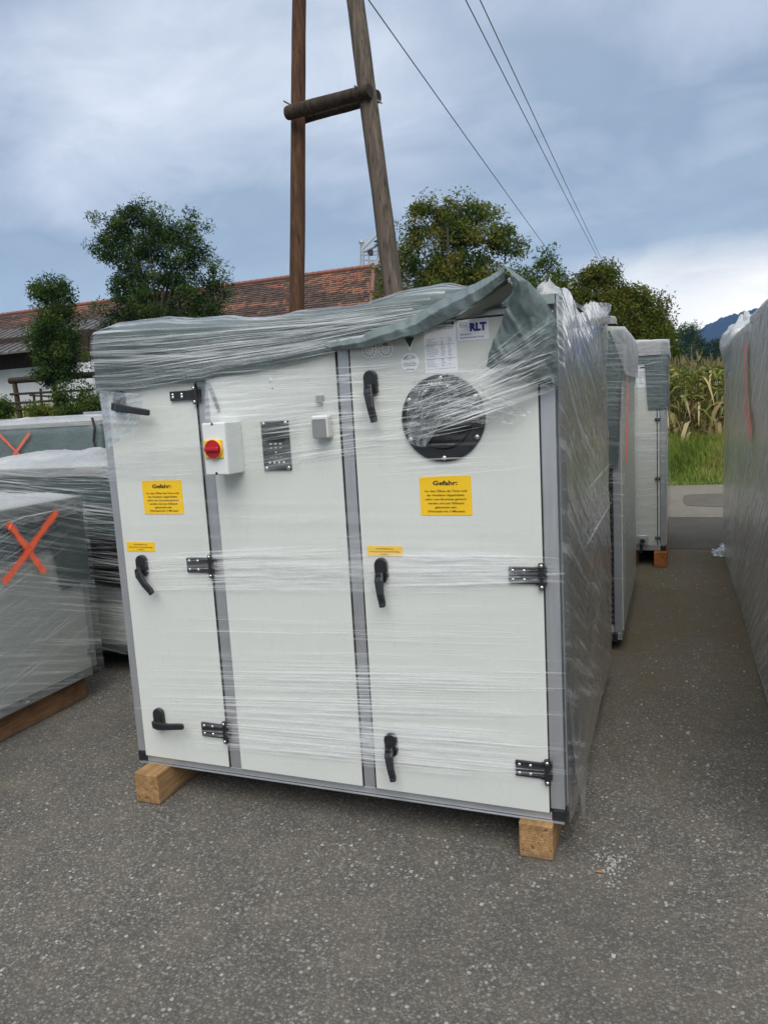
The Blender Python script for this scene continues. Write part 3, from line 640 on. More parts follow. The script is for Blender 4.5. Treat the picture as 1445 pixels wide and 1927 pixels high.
    x0, x1, z0, z1 = rect([(384, 828), (418, 828), (421, 862), (388, 863)], -d-.006); mb = MB(); mb.box(x0, x1, -d-.010, -d-.0045, z0, z1); mb.build('yellow_plate', 'yellow_plastic', sw, bevel=.002)
    k = fp(401, 845, -d-.018); rr = .035
    mb = MB(); mb.tube([(k[0], -d-.010, k[2]), (k[0], -d-.018, k[2])], [rr*1.04, rr], 28); mb.build('knob_collar', 'yellow_plastic', sw, bevel=.003)
    mb = MB(); mb.tube([(k[0], -d-.018, k[2]), (k[0], -d-.023, k[2])], rr*.93, 28); kn = mb.build('knob', 'red_plastic', sw, bevel=.002)
    mb = MB(); mb.box(k[0]-rr*.80, k[0]+rr*.80, -d-.034, -d-.0225, k[2]-.008, k[2]+.007); mb.build('grip', 'red_plastic', kn, bevel=.004)
    # controller
    x0, x1, z0, z1 = rect([(490, 794), (541, 791), (550, 884), (498, 886)], -.016); mb = MB(); mb.box(x0, x1, -.017, -.0105, z0, z1); cp = mb.build('control_panel', 'black_plastic', unit, bevel=.002); w, h = x1-x0, z1-z0
    for a in (.10, .90):
        for b in (.045, .955): s_ = MB(); s_.dome((x0+w*a, -.017, z0+h*b), .0075); s_.build('screw', 'steel', cp, smooth=True)
    mb = MB(); mb.box(x0+w*.14, x1-w*.14, -.019, -.0172, z0+h*.58, z1-h*.12); mb.build('display', 'dark_glass', cp, bevel=.001)
    for row, cnt, zz, bw, bh in ((0, 3, .54, .09, .022), (1, 3, .46, .07, .016), (2, 1, .37, .05, .03), (3, 3, .27, .10, .018), (4, 4, .165, .07, .045)):
        for i in range(cnt):
            bx = x0+w*(.5+(i-(cnt-1)/2)*(.17 if cnt > 1 else 0)); b = MB(); b.box(bx-w*bw/2, bx+w*bw/2, -.0195, -.0171, z0+h*(zz-bh/2), z0+h*(zz+bh/2)); b.build('button', 'button_white' if row != 3 else 'steel', cp)
    # socket with smoky lid
    x0, x1, z0, z1 = rect([(584, 783), (615, 781), (618, 825), (587, 826)], -.055); mb = MB(); mb.box(x0, x1, -.055, -.0105, z0, z1); sk = mb.build('socket_box', 'panel_white', unit, bevel=.008, seg=3); w, h = x1-x0, z1-z0
    mb = MB(); mb.box(x0+w*.08, x1-w*.08, -.0585, -.0555, z0+h*.05, z1-h*.22); mb.build('lid', 'smoky_lid', sk, bevel=.001)
    mb = MB(); mb.box(x0+w*.08, x1-w*.08, -.0600, -.0555, z1-h*.18, z1-h*.05); mb.build('latch_bar', 'panel_rim', sk, bevel=.002)
    for px, py, rr, mat_ in ((509, 715, .009, 'switch_grey'), (513, 731, .003, 'ink_black')):
        p = fp(px, py, -.010); s_ = MB(); s_.dome((p[0], -.0102, p[2]), rr, flat=.35); s_.build('blind_plug', mat_, unit)
    p = fp(602, 750, -.02); mb = MB(); mb.box(p[0]-.012, p[0]+.012, -.030, -.0103, p[2]-.014, p[2]+.012); o = mb.build('sensor_clip', 'galvanised', unit, bevel=.002)
    mb = MB(); mb.tube([(p[0]+.010, -.016, p[2]-.010), (p[0]+.014, -.014, p[2]-.05), (p[0]+.016, -.014, p[2]-.075)], .0022, 6); mb.build('wire', 'switch_grey', o)
    mb = MB(); a, b = fp(392, 722, -.014), fp(412, 772, -.014); mb.tube([a, (a+b)/2+np.array([.004, -.004, 0]), b], .006, 8); mb.build('cable_clip', 'ink_grey', unit)
build_main()

SIL = [(173, 640), (190, 627), (230, 614), (260, 608), (330, 600), (450, 600), (520, 599), (580, 595), (640, 585), (700, 569), (760, 553), (800, 545), (850, 540), (900, 545), (960, 548), (1030, 562), (1046, 557)]
LOW = [(186, 740), (230, 735), (300, 726), (382, 716), (400, 708), (460, 700), (520, 690), (580, 674), (640, 656), (700, 646), (760, 636), (810, 615), (870, 590), (960, 575), (1046, 570)]
def build_cover():
    sx = [(fp(x, y, .12)[0], fp(x, y, .12)[2]) for x, y in SIL]; lx = [(fp(x, y, -.03)[0], fp(x, y, -.03)[2]) for x, y in LOW]
    ztop = lambda x: np.interp(x, [a for a, _ in sx], [b for _, b in sx]); zlow = lambda x: np.interp(x, [a for a, _ in lx], [b for _, b in lx])
    def cover(off, cut):
        def fn(u, v):
            x = -W+.006-off*.3+(W+.002+1.3*off)*u; zt, zl = ztop(x), zlow(x)-cut; crest = max(zt, ZT+.012)
            # profile: hem on the front, up the front edge, over the crest, back to the rear edge
            prof = [(-.018, zl), (-.017, zl+(ZT-.02-zl)*.45), (-.015, ZT-.02), (-.004, ZT+.45*(crest-ZT)), (.12, crest), (.5, max(ZT+.02, crest-.015)), (1.1, ZT+.03), (DEP, ZT+.012), (DEP+.02, ZT-.18)]
            k = v*(len(prof)-1); i = min(len(prof)-2, int(k)); t = k-i
            y = prof[i][0]*(1-t)+prof[i+1][0]*t; z = prof[i][1]*(1-t)+prof[i+1][1]*t
            front = max(0., 1-max(0, y+.03)/.1)
            w = nz3(x*1.3, y*2, (z+.28*x)*11, 1.)*.010 + nz3(x*3, y*3, z*30+x*4, 1.)*.004
            return (x, y-off-front*(abs(w)+.002), z+off*(1 if y > 0 else 0)+(1-front)*(nz3(x*5, y*5, 2)*.014+nz3(x*14, y*14, 5)*.005))
        return fn
    mb = MB(); mb.grid(cover(0, 0), 120, 40); o = mb.build('tarpaulin', 'tarpaulin', unit, smooth=True)
    # torn-open fold of the tarpaulin standing up over the right door
    def loft(rows, nu, nv, name, mat, wob=.006):
        cv = [[Vector(fp(x, y, d)) for x, y, d in r] for r in rows]
        def samp(r, t):
            k = t*(len(r)-1); i = min(len(r)-2, int(k)); return r[i].lerp(r[i+1], k-i)
        def fn(u, v):
            k = v*(len(cv)-1); i = min(len(cv)-2, int(k)); t = k-i; t = t*t*(3-2*t)*.5+t*.5; p = samp(cv[i], u).lerp(samp(cv[i+1], u), t)
            q = wob*(nz3(p.x*9, p.z*9, 3)+.55*(1-2*abs(nz3(p.x*17+p.z*9, p.z*6, 8)))+.3*(1-2*abs(nz3(p.x*40, p.z*22, 2)))); return (p.x, p.y-q*1.1, p.z+q*.4)
        m_ = MB(); m_.grid(fn, nu, nv); return m_.build(name, mat, o, smooth=True, solid=.0016)
    loft([[(600, 652, -.035), (690, 628, -.045), (780, 596, -.055), (868, 548, -.075), (915, 526, -.10), (948, 504, -.12)],
          [(620, 656, -.055), (692, 642, -.075), (782, 612, -.095), (866, 566, -.120), (912, 540, -.13), (950, 512, -.13)],
          [(640, 660, -.050), (694, 654, -.068), (782, 632, -.085), (855, 600, -.105), (902, 568, -.12), (952, 528, -.12)],
          [(650, 659, -.036), (700, 652, -.040), (786, 629, -.050), (850, 599, -.055), (898, 572, -.07), (955, 535, -.09)]], 90, 30, 'torn_fold', 'tarpaulin', .011)
    loft([[(855, 602, -.055), (890, 578, -.085), (948, 512, -.112)], [(878, 597, -.020), (915, 572, -.035), (955, 528, -.085)], [(905, 592, .0), (938, 575, -.005), (968, 548, -.07)]], 14, 10, 'fold_underside', 'tarp_underside', .003)
    loft([[(948, 504, -.12), (962, 520, -.135), (968, 545, -.13), (948, 600, -.085), (930, 650, -.055), (916, 692, -.035)],
          [(951, 505, -.12), (978, 535, -.145), (982, 575, -.125), (976, 630, -.095), (962, 680, -.06), (955, 712, -.035)],
          [(954, 507, -.11), (992, 534, -.115), (1004, 580, -.095), (1008, 640, -.075), (1000, 700, -.05), (1000, 722, -.03)],
          [(958, 510, -.08), (1000, 540, -.06), (1022, 575, -.05), (1040, 620, -.035), (1042, 690, -.03), (1043, 726, -.028)],
          [(962, 514, .0), (1004, 545, .02), (1030, 570, .02), (1049, 610, .0), (1049, 680, -.01), (1049, 732, -.012)]], 70, 60, 'torn_flap', 'tarpaulin', .020)
    # stretch film over the tarpaulin (front and top)
    def fuv(u, v): return (u*1.78, v*1.1)
    mb = MB(); fn = cover(.010, .008)
    def film_fn(u, v):
        p = fn(u, v*.99); return p
    m2 = MB(); m2.grid(film_fn, 120, 40, lambda u, v: (u*1.78, v*8/8*1.0)); 
    # leave the opening above the right door clear
    keep = MB(); 
    for f, uv in zip(m2.f, m2.uv):
        c = np.mean([m2.v[i] for i in f], axis=0); xo0, xo1 = fp(700, 640, 0)[0], fp(1000, 600, 0)[0]
        if c[1] < .06 and c[0] > xo0 and c[2] < np.interp(c[0], [xo0, fp(790, 560, 0)[0], fp(860, 545, 0)[0], fp(1020, 560, 0)[0], .02], [1.80, 1.865, 1.91, 1.92, 1.86]): continue
        keep.add([m2.v[i] for i in f], [tuple(range(4))], [uv])
    bm = keep; b = bm.build('stretch_wrap', 'film_top', unit, smooth=True)
    bmm = bmesh.new(); bmm.from_mesh(b.data); bmesh.ops.remove_doubles(bmm, verts=bmm.verts, dist=1e-5); bmm.to_mesh(b.data); bmm.free(); b.data.polygons.foreach_set('use_smooth', [True]*len(b.data.polygons))
    # film along the right flank
    def side(u, v):
        y = -.012+(DEP+.03)*u; top = ZT+.02+.10*math.exp(-((y-1.25)/.32)**2)+.02*math.sin(y*9); z = ZB+.0+(top-ZB)*v
        bul = .016+.012*abs(nz3(y*2, z*2, 1))+.006*abs(nz3(y*9, z*9+y*6, 4)) + .05*max(0, v-.9)*10*math.exp(-((y-1.3)/.3)**2)
        if u < .02: bul = .012
        return (bul+.004*(1-v), y, z)
    mb = MB(); mb.grid(side, 60, 70, lambda u, v: (u*1.7, v*1.72)); mb.build('stretch_wrap', 'film_side', unit, smooth=True)
    # loose lower corner of film flaring out
    def flare(u, v):
        y = .0+.55*u; z = ZB+.02+.55*v*(1-u*.4); return (.018+.045*(1-v)**2*(1-u)+.010*nz3(y*14, z*14, 2), y-.004, z+.01-.02*(1-v)*(1-u)+.02*nz3(y*9, 3, 3))
    mb = MB(); mb.grid(flare, 20, 24, lambda u, v: (u*.55, v*.55)); mb.build('stretch_wrap', 'film_side', unit, smooth=True)
    # fan of film pulled from the right top corner across to the porthole
    rows = [[(1050, 556, -.02), (1040, 600, -.075), (1010, 650, -.11), (960, 690, -.10), (880, 725, -.075), (800, 745, -.05)],
            [(1052, 640, -.04), (1030, 660, -.075), (980, 700, -.085), (920, 735, -.065), (850, 770, -.05), (780, 790, -.045)],
            [(1052, 735, -.02), (1030, 735, -.04), (980, 760, -.04), (910, 790, -.04), (850, 815, -.04), (770, 830, -.038)]]
    cv = [[Vector(fp(x, y, d)) for x, y, d in r] for r in rows]
    def fan(u, v):
        k = u*5; i = min(4, int(k)); t = k-i; ps = [r[i].lerp(r[i+1], t) for r in cv]; j = v*2; q = min(1, int(j)); p = ps[q].lerp(ps[q+1], j-q)
        w = .010*nz3(p.x*4, (p.z+p.x*.5)*26, 5); return (p.x, p.y-abs(w), p.z)
    mb = MB(); mb.grid(fan, 40, 44, lambda u, v: (u*.5, v*.32)); mb.build('stretch_wrap', 'film_open', unit, smooth=True)
    # crumpled wad over the porthole
    pts = [[(775, 720), (830, 700), (880, 715), (930, 740)], [(765, 780), (812, 765), (872, 758), (1000, 775)], [(770, 835), (800, 842), (835, 790), (960, 800)]]
    cw = [[Vector(fp(x, y, -.032)) for x, y in r] for r in pts]
    def wad(u, v):
        k = u*3; i = min(2, int(k)); t = k-i; ps = [r[i].lerp(r[i+1], t) for r in cw]; j = v*2; q = min(1, int(j)); p = ps[q].lerp(ps[q+1], j-q)
        w = .016*nz3(p.x*16, p.z*16, 5)+.007*nz3(p.x*45, p.z*45, 1); return (p.x+w*.3, p.y-abs(w)-.004, p.z+w*.4)
    mb = MB(); mb.grid(wad, 60, 50, lambda u, v: (u*.4, v*.25)); mb.build('stretch_wrap', 'film_wad', unit, smooth=True)
    # film tented over the switch box and over the top left handle
    def tent(A, B, C, D, nu=30, nv=30, mat='film_flat', k=.006):
        A, B, C, D = [Vector(fp(*q)) for q in (A, B, C, D)]
        def fn(u, v):
            p = A.lerp(B, u).lerp(D.lerp(C, u), v); w = k*nz3(p.x*5, (p.z)*40, 8); return (p.x, p.y-abs(w), p.z)
        m_ = MB(); m_.grid(fn, nu, nv, lambda u, v: (u*(B-A).length, v*(D-A).length)); m_.build('stretch_wrap', mat, unit, smooth=True)
    tent((388, 712, -.03), (640, 690, -.03), (640, 775, -.022), (386, 800, -.128), mat='film_soft')
    tent((428, 790, -.122), (560, 778, -.022), (566, 880, -.020), (430, 893, -.122), mat='film_soft')
    tent((186, 735, -.035), (272, 742, -.065), (262, 800, -.05), (205, 845, -.02), 20, 24, 'film_crease', .012)
    tent((196, 860, -.02), (384, 830, -.022), (384, 905, -.018), (203, 905, -.018), mat='film_soft')
    # fold ridges of the film across the front
    mb = MB(); fpn = front_plane
    for spec, n, wa, wb, aa, ab, tm, tx in (
        ((190, 760, 900, 700, 730, 870), 18, .015, .045, .04, .13, .4, .95),
        ((640, 680, 880, 1000, 690, 860), 20, .012, .040, .06, .20, .3, .9),
        ((230, 1040, 1110, 1062, 1035, 1105), 22, .012, .035, .10, .30, .4, .98),
        ((240, 1240, 1340, 1064, 1260, 1360), 24, .012, .035, .08, .26, .4, .98),
        ((280, 1335, 1405, 1066, 1385, 1475), 24, .012, .035, .10, .32, .4, .98),
        ((225, 930, 1250, 1055, 930, 1270), 26, .015, .05, .04, .12, .3, .9),
        ((386, 700, 800, 690, 690, 770), 34, .002, .006, .25, .75, .2, .95),
        ((440, 770, 895, 690, 745, 850), 46, .002, .007, .30, .85, .25, .95),
        ((200, 770, 900, 386, 755, 890), 26, .002, .005, .15, .55, .2, .8),
        ((600, 690, 860, 790, 680, 840), 46, .002, .007, .30, .85, .3, .95),
        ((650, 840, 915, 1010, 835, 880), 18, .002, .005, .2, .7, .2, .8),
        ((220, 920, 1040, 690, 950, 1010), 12, .002, .004, .12, .4, .1, .4),
        ((236, 1045, 1110, 690, 1025, 1100), 52, .003, .009, .25, .75, .25, .9),
        ((690, 1035, 1105, 1062, 1045, 1095), 60, .003, .010, .3, .85, .3, .95),
        ((700, 1100, 1160, 1050, 1100, 1150), 12, .002, .005, .15, .5, .1, .4),
        ((236, 1150, 1270, 1062, 1170, 1300), 42, .002, .006, .2, .7, .1, .5),
        ((245, 1255, 1335, 1064, 1270, 1360), 52, .002, .008, .3, .85, .25, .9),
        ((330, 1330, 1400, 1066, 1385, 1470), 70, .003, .010, .3, .85, .3, .95),
        ((260, 1375, 1415, 760, 1400, 1450), 14, .002, .005, .2, .5, .2, .6)):
        ribbons(mb, spec, fpn, n, wa, wb, aa, ab, tm, tx)
    tag(mb.build('wrap_folds', 'film_strand', unit, smooth=True), None, None, None, 'stuff')
    mb = MB()
    ribbons(mb, (176, 640, 745, 640, 600, 660), lambda x, y, o: fp(x, y, -.042-o*.3), 90, .0015, .004, .2, .75, .3, .95)
    ribbons(mb, (770, 760, 830, 1050, 650, 735), lambda x, y, o: fp(x, y, -.066-o), 70, .002, .006, .25, .85, .3, .95)
    ribbons(mb, (880, 700, 770, 1050, 575, 700), lambda x, y, o: fp(x, y, -.095-o), 60, .002, .005, .2, .75, .3, .95)
    ribbons(mb, (680, 720, 850, 930, 690, 800), lambda x, y, o: fp(x, y, -.050-o), 34, .002, .005, .2, .7, .3, .9)
    ribbons(mb, (500, 610, 690, 900, 555, 600), lambda x, y, o: fp(x, y, -.048-o*.3), 60, .0015, .005, .2, .8, .3, .9)
    tag(mb.build('wrap_folds', 'film_strand', unit, smooth=True), None, None, None, 'stuff')
    strands(unit, 'x', 90, .0, (.02, DEP), (1.0, 1.82), -.7, 1, .002, .006, .3, .95); strands(unit, 'x', 130, .0, (.02, DEP), (.2, 1.2), .40, 1, .002, .006, .2, .75)
    # puffs of film sticking out of the top
    for (px, py, d, s, nm) in ((1030, 552, .5, .07, 0), (1110, 588, 1.35, .10, 1)):
        c = Vector(fp(px, py, d)); m_ = MB()
        def fn(u, v):
            a = u*2*math.pi; r = s*(1-v*.85)*(1+.5*nz3(math.cos(a)*1.5, math.sin(a)*1.5, v*3+nm*7)); return (c.x+r*math.cos(a)*1.2, c.y+r*math.sin(a)*1.3, c.z-.05+.09*v+.03*nz3(a, v*4, nm))
        m_.grid(fn, 26, 10, lambda u, v: (u*.6, v*.2)); m_.build('stretch_wrap', 'film_white', unit, smooth=True)
build_cover()
# timber under the main unit
timber_block(-.152, -.038, -.037, 1.70, .0, .1285, 'timber', 'pale orange timber block under the right front corner of the big white unit', 'timber blocks under the units')
timber_block(-1.713, -1.600, -.098, 1.60, .0, .1285, 'timber', 'timber block jutting out under the left front corner of the big white unit', 'timber blocks under the units')

# ------------------------------------------------------------------ the other wrapped units
GR = 'film-wrapped ventilation units in the yard'
def frame_box(root, x0, x1, y0, y1, z0, z1, p=.045, panel='panel_white'):
    mb = MB(); mb.box(x0+.02, x1-.02, y0+.02, y1-.02, z0+.015, z1-.015); mb.build('casing', 'panel_rim', root)
    for x in (x0, x1-p):
        for y in (y0, y1-p): mb = MB(); mb.box(x, x+p, y, y+p, z0+p, z1-p); mb.build('frame_post', 'aluminium', root, bevel=.003)
    for z in (z0, z1-p):
        for y in (y0, y1-p): mb = MB(); mb.box(x0, x1, y, y+p, z, z+p); mb.build('frame_rail', 'aluminium', root, bevel=.003)
        for x in (x0, x1-p): mb = MB(); mb.box(x, x+p, y0+p, y1-p, z, z+p); mb.build('frame_rail', 'aluminium', root, bevel=.003)
    for a, b, c, d in ((x0+p+.003, x1-p-.003, y0-.006, y0+.02), (x0+p+.003, x1-p-.003, y1-.02, y1+.006), (x0-.006, x0+.02, y0+p+.003, y1-p-.003), (x1-.02, x1+.006, y0+p+.003, y1-p-.003)):
        mb = MB(); mb.box(a, b, c, d, z0+p+.003, z1-p-.003); mb.build('panel', panel, root, bevel=.002)
def drape(root, x0, x1, y0, y1, zt, hems, o=.016, mat='tarpaulin', name='tarpaulin', bulge=.03, hemfn=None, n=34, seed=0):
    """a cover lying on the top and hanging down all four sides; hems = hem height for front(y0), right(x1), back, left"""
    mb = MB(); ring = []
    per = [((x0, y0), (x1, y0), 0), ((x1, y0), (x1, y1), 1), ((x1, y1), (x0, y1), 2), ((x0, y1), (x0, y0), 3)]
    cols = []
    for (ax, ay), (bx, by), sidx in per:
        for i in range(n): t = i/n; cols.append((ax+(bx-ax)*t, ay+(by-ay)*t, sidx, t))
    cx, cy = (x0+x1)/2, (y0+y1)/2
    def pt(col, v):
        x, y, sd, t = col; nx, ny = ((0, -1), (1, 0), (0, 1), (-1, 0))[sd]; hz = hems[sd] if hemfn is None else hemfn(x, y, sd, hems[sd])
        if v < .6:
            k = v/.6; z = hz+(zt-hz)*k; w = o+.006*abs(nz3(x*4+seed, y*4, z*14+(x+y)*3)) ; return (x+nx*w+(x-cx)*.004, y+ny*w+(y-cy)*.004, z)
        k = (v-.6)/.4; q = 1-k; return (cx+(x-cx)*q*1.006, cy+(y-cy)*q*1.006, zt+.012+bulge*(1-q**4)*(.5+.8*nz3(x*2+seed, y*2, k*2)+.35*nz3(x*7, y*7, k*5+seed))+.006*nz3(x*20, y*20, k*9))
    m = len(cols); N = 22
    mb.grid(lambda u, v: pt(cols[int(round(u*m)) % m], v), m, N, lambda u, v: (u*((x1-x0)+(y1-y0))*2, v*1.0))
    return mb.build(name, mat, root, smooth=True)
def film_box(root, x0, x1, y0, y1, z0, z1, mat, o=.026, rot=0., n=26, hang=None, seed=0):
    for sd, ((ax, ay), (bx, by), (nx, ny)) in enumerate((((x0, y0), (x1, y0), (0, -1)), ((x1, y0), (x1, y1), (1, 0)), ((x0, y1), (x0, y0), (-1, 0)))):
        L = math.hypot(bx-ax, by-ay); mb = MB()
        def fn(u, v):
            x = ax+(bx-ax)*u; y = ay+(by-ay)*u; z = z0+(z1-z0)*v; e = min(1, min(u, 1-u)*14)
            w = o+e*(.008*abs(nz3(x*3+seed, y*3, z*5))+.004*abs(nz3(x*9, y*9, z*20+seed))); ex = (nx*w, ny*w)
            k = (bx-ax)/L*(u-.5)*2*o*1.0, (by-ay)/L*(u-.5)*2*o*1.0
            return (x+ex[0]+k[0], y+ex[1]+k[1], z)
        mb.grid(fn, n, n, lambda u, v: (u*L, v*(z1-z0))); mb.build('stretch_wrap', mat, root, smooth=True)
def clip(root, c, ax):
    m_ = MB(); x, y, z = c
    if ax == 'x': m_.box(x-.002, x+.014, y-.016, y+.016, z-.012, z+.016); m_.tube([(x+.016, y-.01, z), (x+.016, y+.01, z)], .008, 8)
    else: m_.box(x-.022, x+.022, y-.014, y+.002, z-.013, z+.013); m_.tube([(x-.012, y-.016, z), (x+.012, y-.016, z)], .008, 8)
    m_.build('clip', 'galvanised' if ax == 'x' else 'black_plastic', root)

def unit_a():      # low unit at the left edge, bright red cross on its flank
    x0, x1, y0, y1, z0, z1 = -4.1, -2.75, -1.0, .852, .13, 1.13
    r = thing('ventilation_unit', ((x0+x1)/2, (y0+y1)/2, z0), 'low wrapped unit at the left edge with a bright red sprayed cross on its flank', 'ventilation unit', GR)
    frame_box(r, x0, x1, y0, y1, z0, z1)
    q = [sp(0, 1062, x1), sp(95, 1030, x1), sp(105, 1098, x1), sp(160, 1095, x1)]
    def hem(x, y, sd, h):
        if sd == 1: return q[3][2] if y > q[2][1] else np.interp(y, [-1, q[0][1], q[1][1]], [.78, q[0][2], q[1][2]])
        return h
    drape(r, x0, x1, y0, y1, z1+.01, (.8, .8, .66, .8), hemfn=hem, bulge=.10, n=60, seed=2)
    drape(r, x0, x1, y0, y1, z1+.022, (1.06, 1.06, 1.06, 1.06), o=.024, mat='film_white', name='stretch_wrap', bulge=.12, seed=2)
    film_box(r, x0, x1, y0, y1, z0+.02, z1+.03, 'film_left')
    strands(r, 'x', 95, x1, (-.2, .87), (.2, 1.1), .30, 1, .002, .006, .2, .8)
    for p in ((150, 1275), (48, 1325)): c = sp(*p, x1+.006); clip(r, (x1+.006, c[1], z0+.03), 'x')
    for p in ((156, 1098), (175, 1222)): c = sp(*p, x1+.004); clip(r, (x1+.004, c[1]-.03, c[2]), 'x')
    m_ = MB(); m_.box(x1-.04, x1+.004, y1-.042, y1+.003, z0-.002, z0+.043); m_.build('corner_cap', 'black_plastic', r, bevel=.004)
    stroke.nrm = (1, 0, 0); mb = MB(); P = lambda x, y: sp(x, y, x1+.050)
    stroke(mb, densify(P(108, 962), P(52, 1040), 8)+densify(P(52, 1040), P(8, 1097), 8)[1:], .066); mb2 = MB()
    stroke(mb2, densify(P(14, 986), P(22, 992), 2)+densify(P(24, 993), P(86, 1078), 10), .060)
    mb.build('spray_mark', 'spray_red', r); mb2.build('spray_mark', 'spray_red', r)
    timber_block(x1-.14, x1-.03, y0, gp(165, 1312)[1], 0, .1285, 'timber_brown', 'long brown timber beam under the low unit with the red cross', 'timber blocks under the units')
    skid(r, x0+.05, x0+.16, y0, .78, 0, .1285)
unit_a()
def unit_b():      # dark louvred unit seen between the low unit and the big one
    y0 = 1.18; x0, x1, y1, z0 = -4.6, -2.25, 2.75, .13
    zt = fp(190, 885, y0)[2]; r = thing('ventilation_unit', ((x0+x1)/2, (y0+y1)/2, z0), 'wrapped unit with a dark louvre opening, between the red-cross unit and the big white unit', 'ventilation unit', GR)
    frame_box(r, x0, x1, y0, y1, z0, zt)
    za, zb = fp(190, 1010, y0)[2], fp(190, 1105, y0)[2]
    m_ = MB(); m_.box(x0+.05, x1-.05, y0-.012, y0-.0065, zb, za); m_.build('louvre_opening', 'louver_dark', r)
    for k in range(5):
        z = zb+(za-zb)*(k+.5)/5; m_ = MB(); m_.hull8([(x0+.06, y0-.030, z-.02), (x1-.06, y0-.030, z-.02), (x0+.06, y0-.013, z+.012), (x1-.06, y0-.013, z+.012), (x0+.06, y0-.030, z-.017), (x1-.06, y0-.030, z-.017), (x0+.06, y0-.013, z+.015), (x1-.06, y0-.013, z+.015)]); m_.build('louvre_blade', 'black_plastic', r)
    m_ = MB(); m_.box(x0+.05, x1-.05, y0-.016, y0-.0065, fp(190, 1128, y0)[2], zb); m_.build('sill', 'aluminium', r)
    zh = fp(190, 1012, y0)[2]
    drape(r, x0, x1, y0, y1, zt+.01, (zh, zh, zh, zh), bulge=.05, seed=5)
    drape(r, x0, x1, y0, y1, zt+.026, (zt-.03,)*4, o=.024, mat='film_white', name='stretch_wrap', bulge=.07, seed=5)
    film_box(r, x0, x1, y0, y1, z0, zt+.02, 'film_top', seed=4)
    strands(r, 'y', 150, y0, (-3.9, -2.3), (.2, zt-.02), -.03, -1)
    for x in (x0+.1, x1-.25): skid(r, x, x+.11, y0+.04, y1-.05, 0, .1285)
unit_b()
def unit_c():      # unit behind, covered in tarpaulin, faded red cross
    y0 = 3.3; x1 = fp(187, 830, y0)[0]; x0, y1, z0 = x1-3.2, 5.0, .13; zt = fp(100, 800, y0)[2]
    r = thing('ventilation_unit', ((x0+x1)/2, (y0+y1)/2, z0), 'unit fully covered in grey-green tarpaulin with a faded red cross, behind the others', 'ventilation unit', GR)
    frame_box(r, x0, x1, y0, y1, z0, zt)
    drape(r, x0, x1, y0, y1, zt+.01, (.45,)*4, bulge=.05, seed=9, n=46)
    drape(r, x0, x1, y0, y1, zt+.024, (zt-.02,)*4, o=.022, mat='film_white', name='stretch_wrap', bulge=.06, seed=9)
    stroke.nrm = (0, -1, 0); P = lambda x, y: fp(x, y, y0-.050)
    mb = MB(); stroke(mb, densify(P(56, 815), P(8, 884), 10), .055); mb.build('spray_mark', 'spray_faded', r)
    mb = MB(); stroke(mb, densify(P(-4, 814), P(60, 880), 10), .055); mb.build('spray_mark', 'spray_faded', r)
    a = [P(174, 786), P(179, 805), P(177, 830), P(183, 850), P(184, 862)]; mb = MB(); mb.tube(a, .012, 8); mb.build('strap', 'wire_black', r)
    m_ = MB(); c = P(112, 858); m_.prism([(c[0]-.09, c[2]-.05), (c[0]-.05, c[2]+.03), (c[0]+.03, c[2]+.035), (c[0]+.12, c[2]-.02), (c[0]+.13, c[2]-.09)][::-1], c[1], c[1]+.003); m_.build('tear', 'tarp_underside', r)
    for x in (x0+.1, x1-.25): skid(r, x, x+.11, y0+.04, y1-.05, 0, .1285)
unit_c()
def unit_d():      # row of bare metal housings behind: only their flat rims show above the covered unit
    y0 = 5.6; specs = [(-30, 118, 787, 784), (122, 142, 776, 774)]
    zt = fp(60, 786, y0)[2]; xa, xb = fp(-160, 786, y0)[0], fp(142, 776, y0)[0]
    for k, (x0, x1, h, lab) in enumerate(((xa, xb, zt, 'bare grey metal housing with a flat rim behind the tarpaulin-covered unit'), (fp(163, 775, y0)[0], fp(235, 775, y0)[0], zt+.03, 'short bare grey metal housing beside the big white unit'))):
        r = thing('metal_housing', ((x0+x1)/2, y0+.6, 0), lab, 'metal housing', 'bare metal housings behind the units')
        m_ = MB(); m_.box(x0, x1, y0, y0+1.3, .0, h-.09); m_.build('body', 'galvanised', r, bevel=.004)
        m_ = MB(); m_.box(x0-.03, x1+.03, y0-.03, y0+1.33, h-.088, h); m_.build('rim', 'galvanised', r, bevel=.004)
        n_ = max(1, int((x1-x0)/1.0))
        for i in range(n_):
            a = x0+(x1-x0)*(i+.08)/n_; b = x0+(x1-x0)*(i+.92)/n_; m_ = MB(); m_.box(a, b, y0-.008, y0+.01, .1, h-.13); m_.build('panel', 'panel_rim', r, bevel=.003)
unit_d()
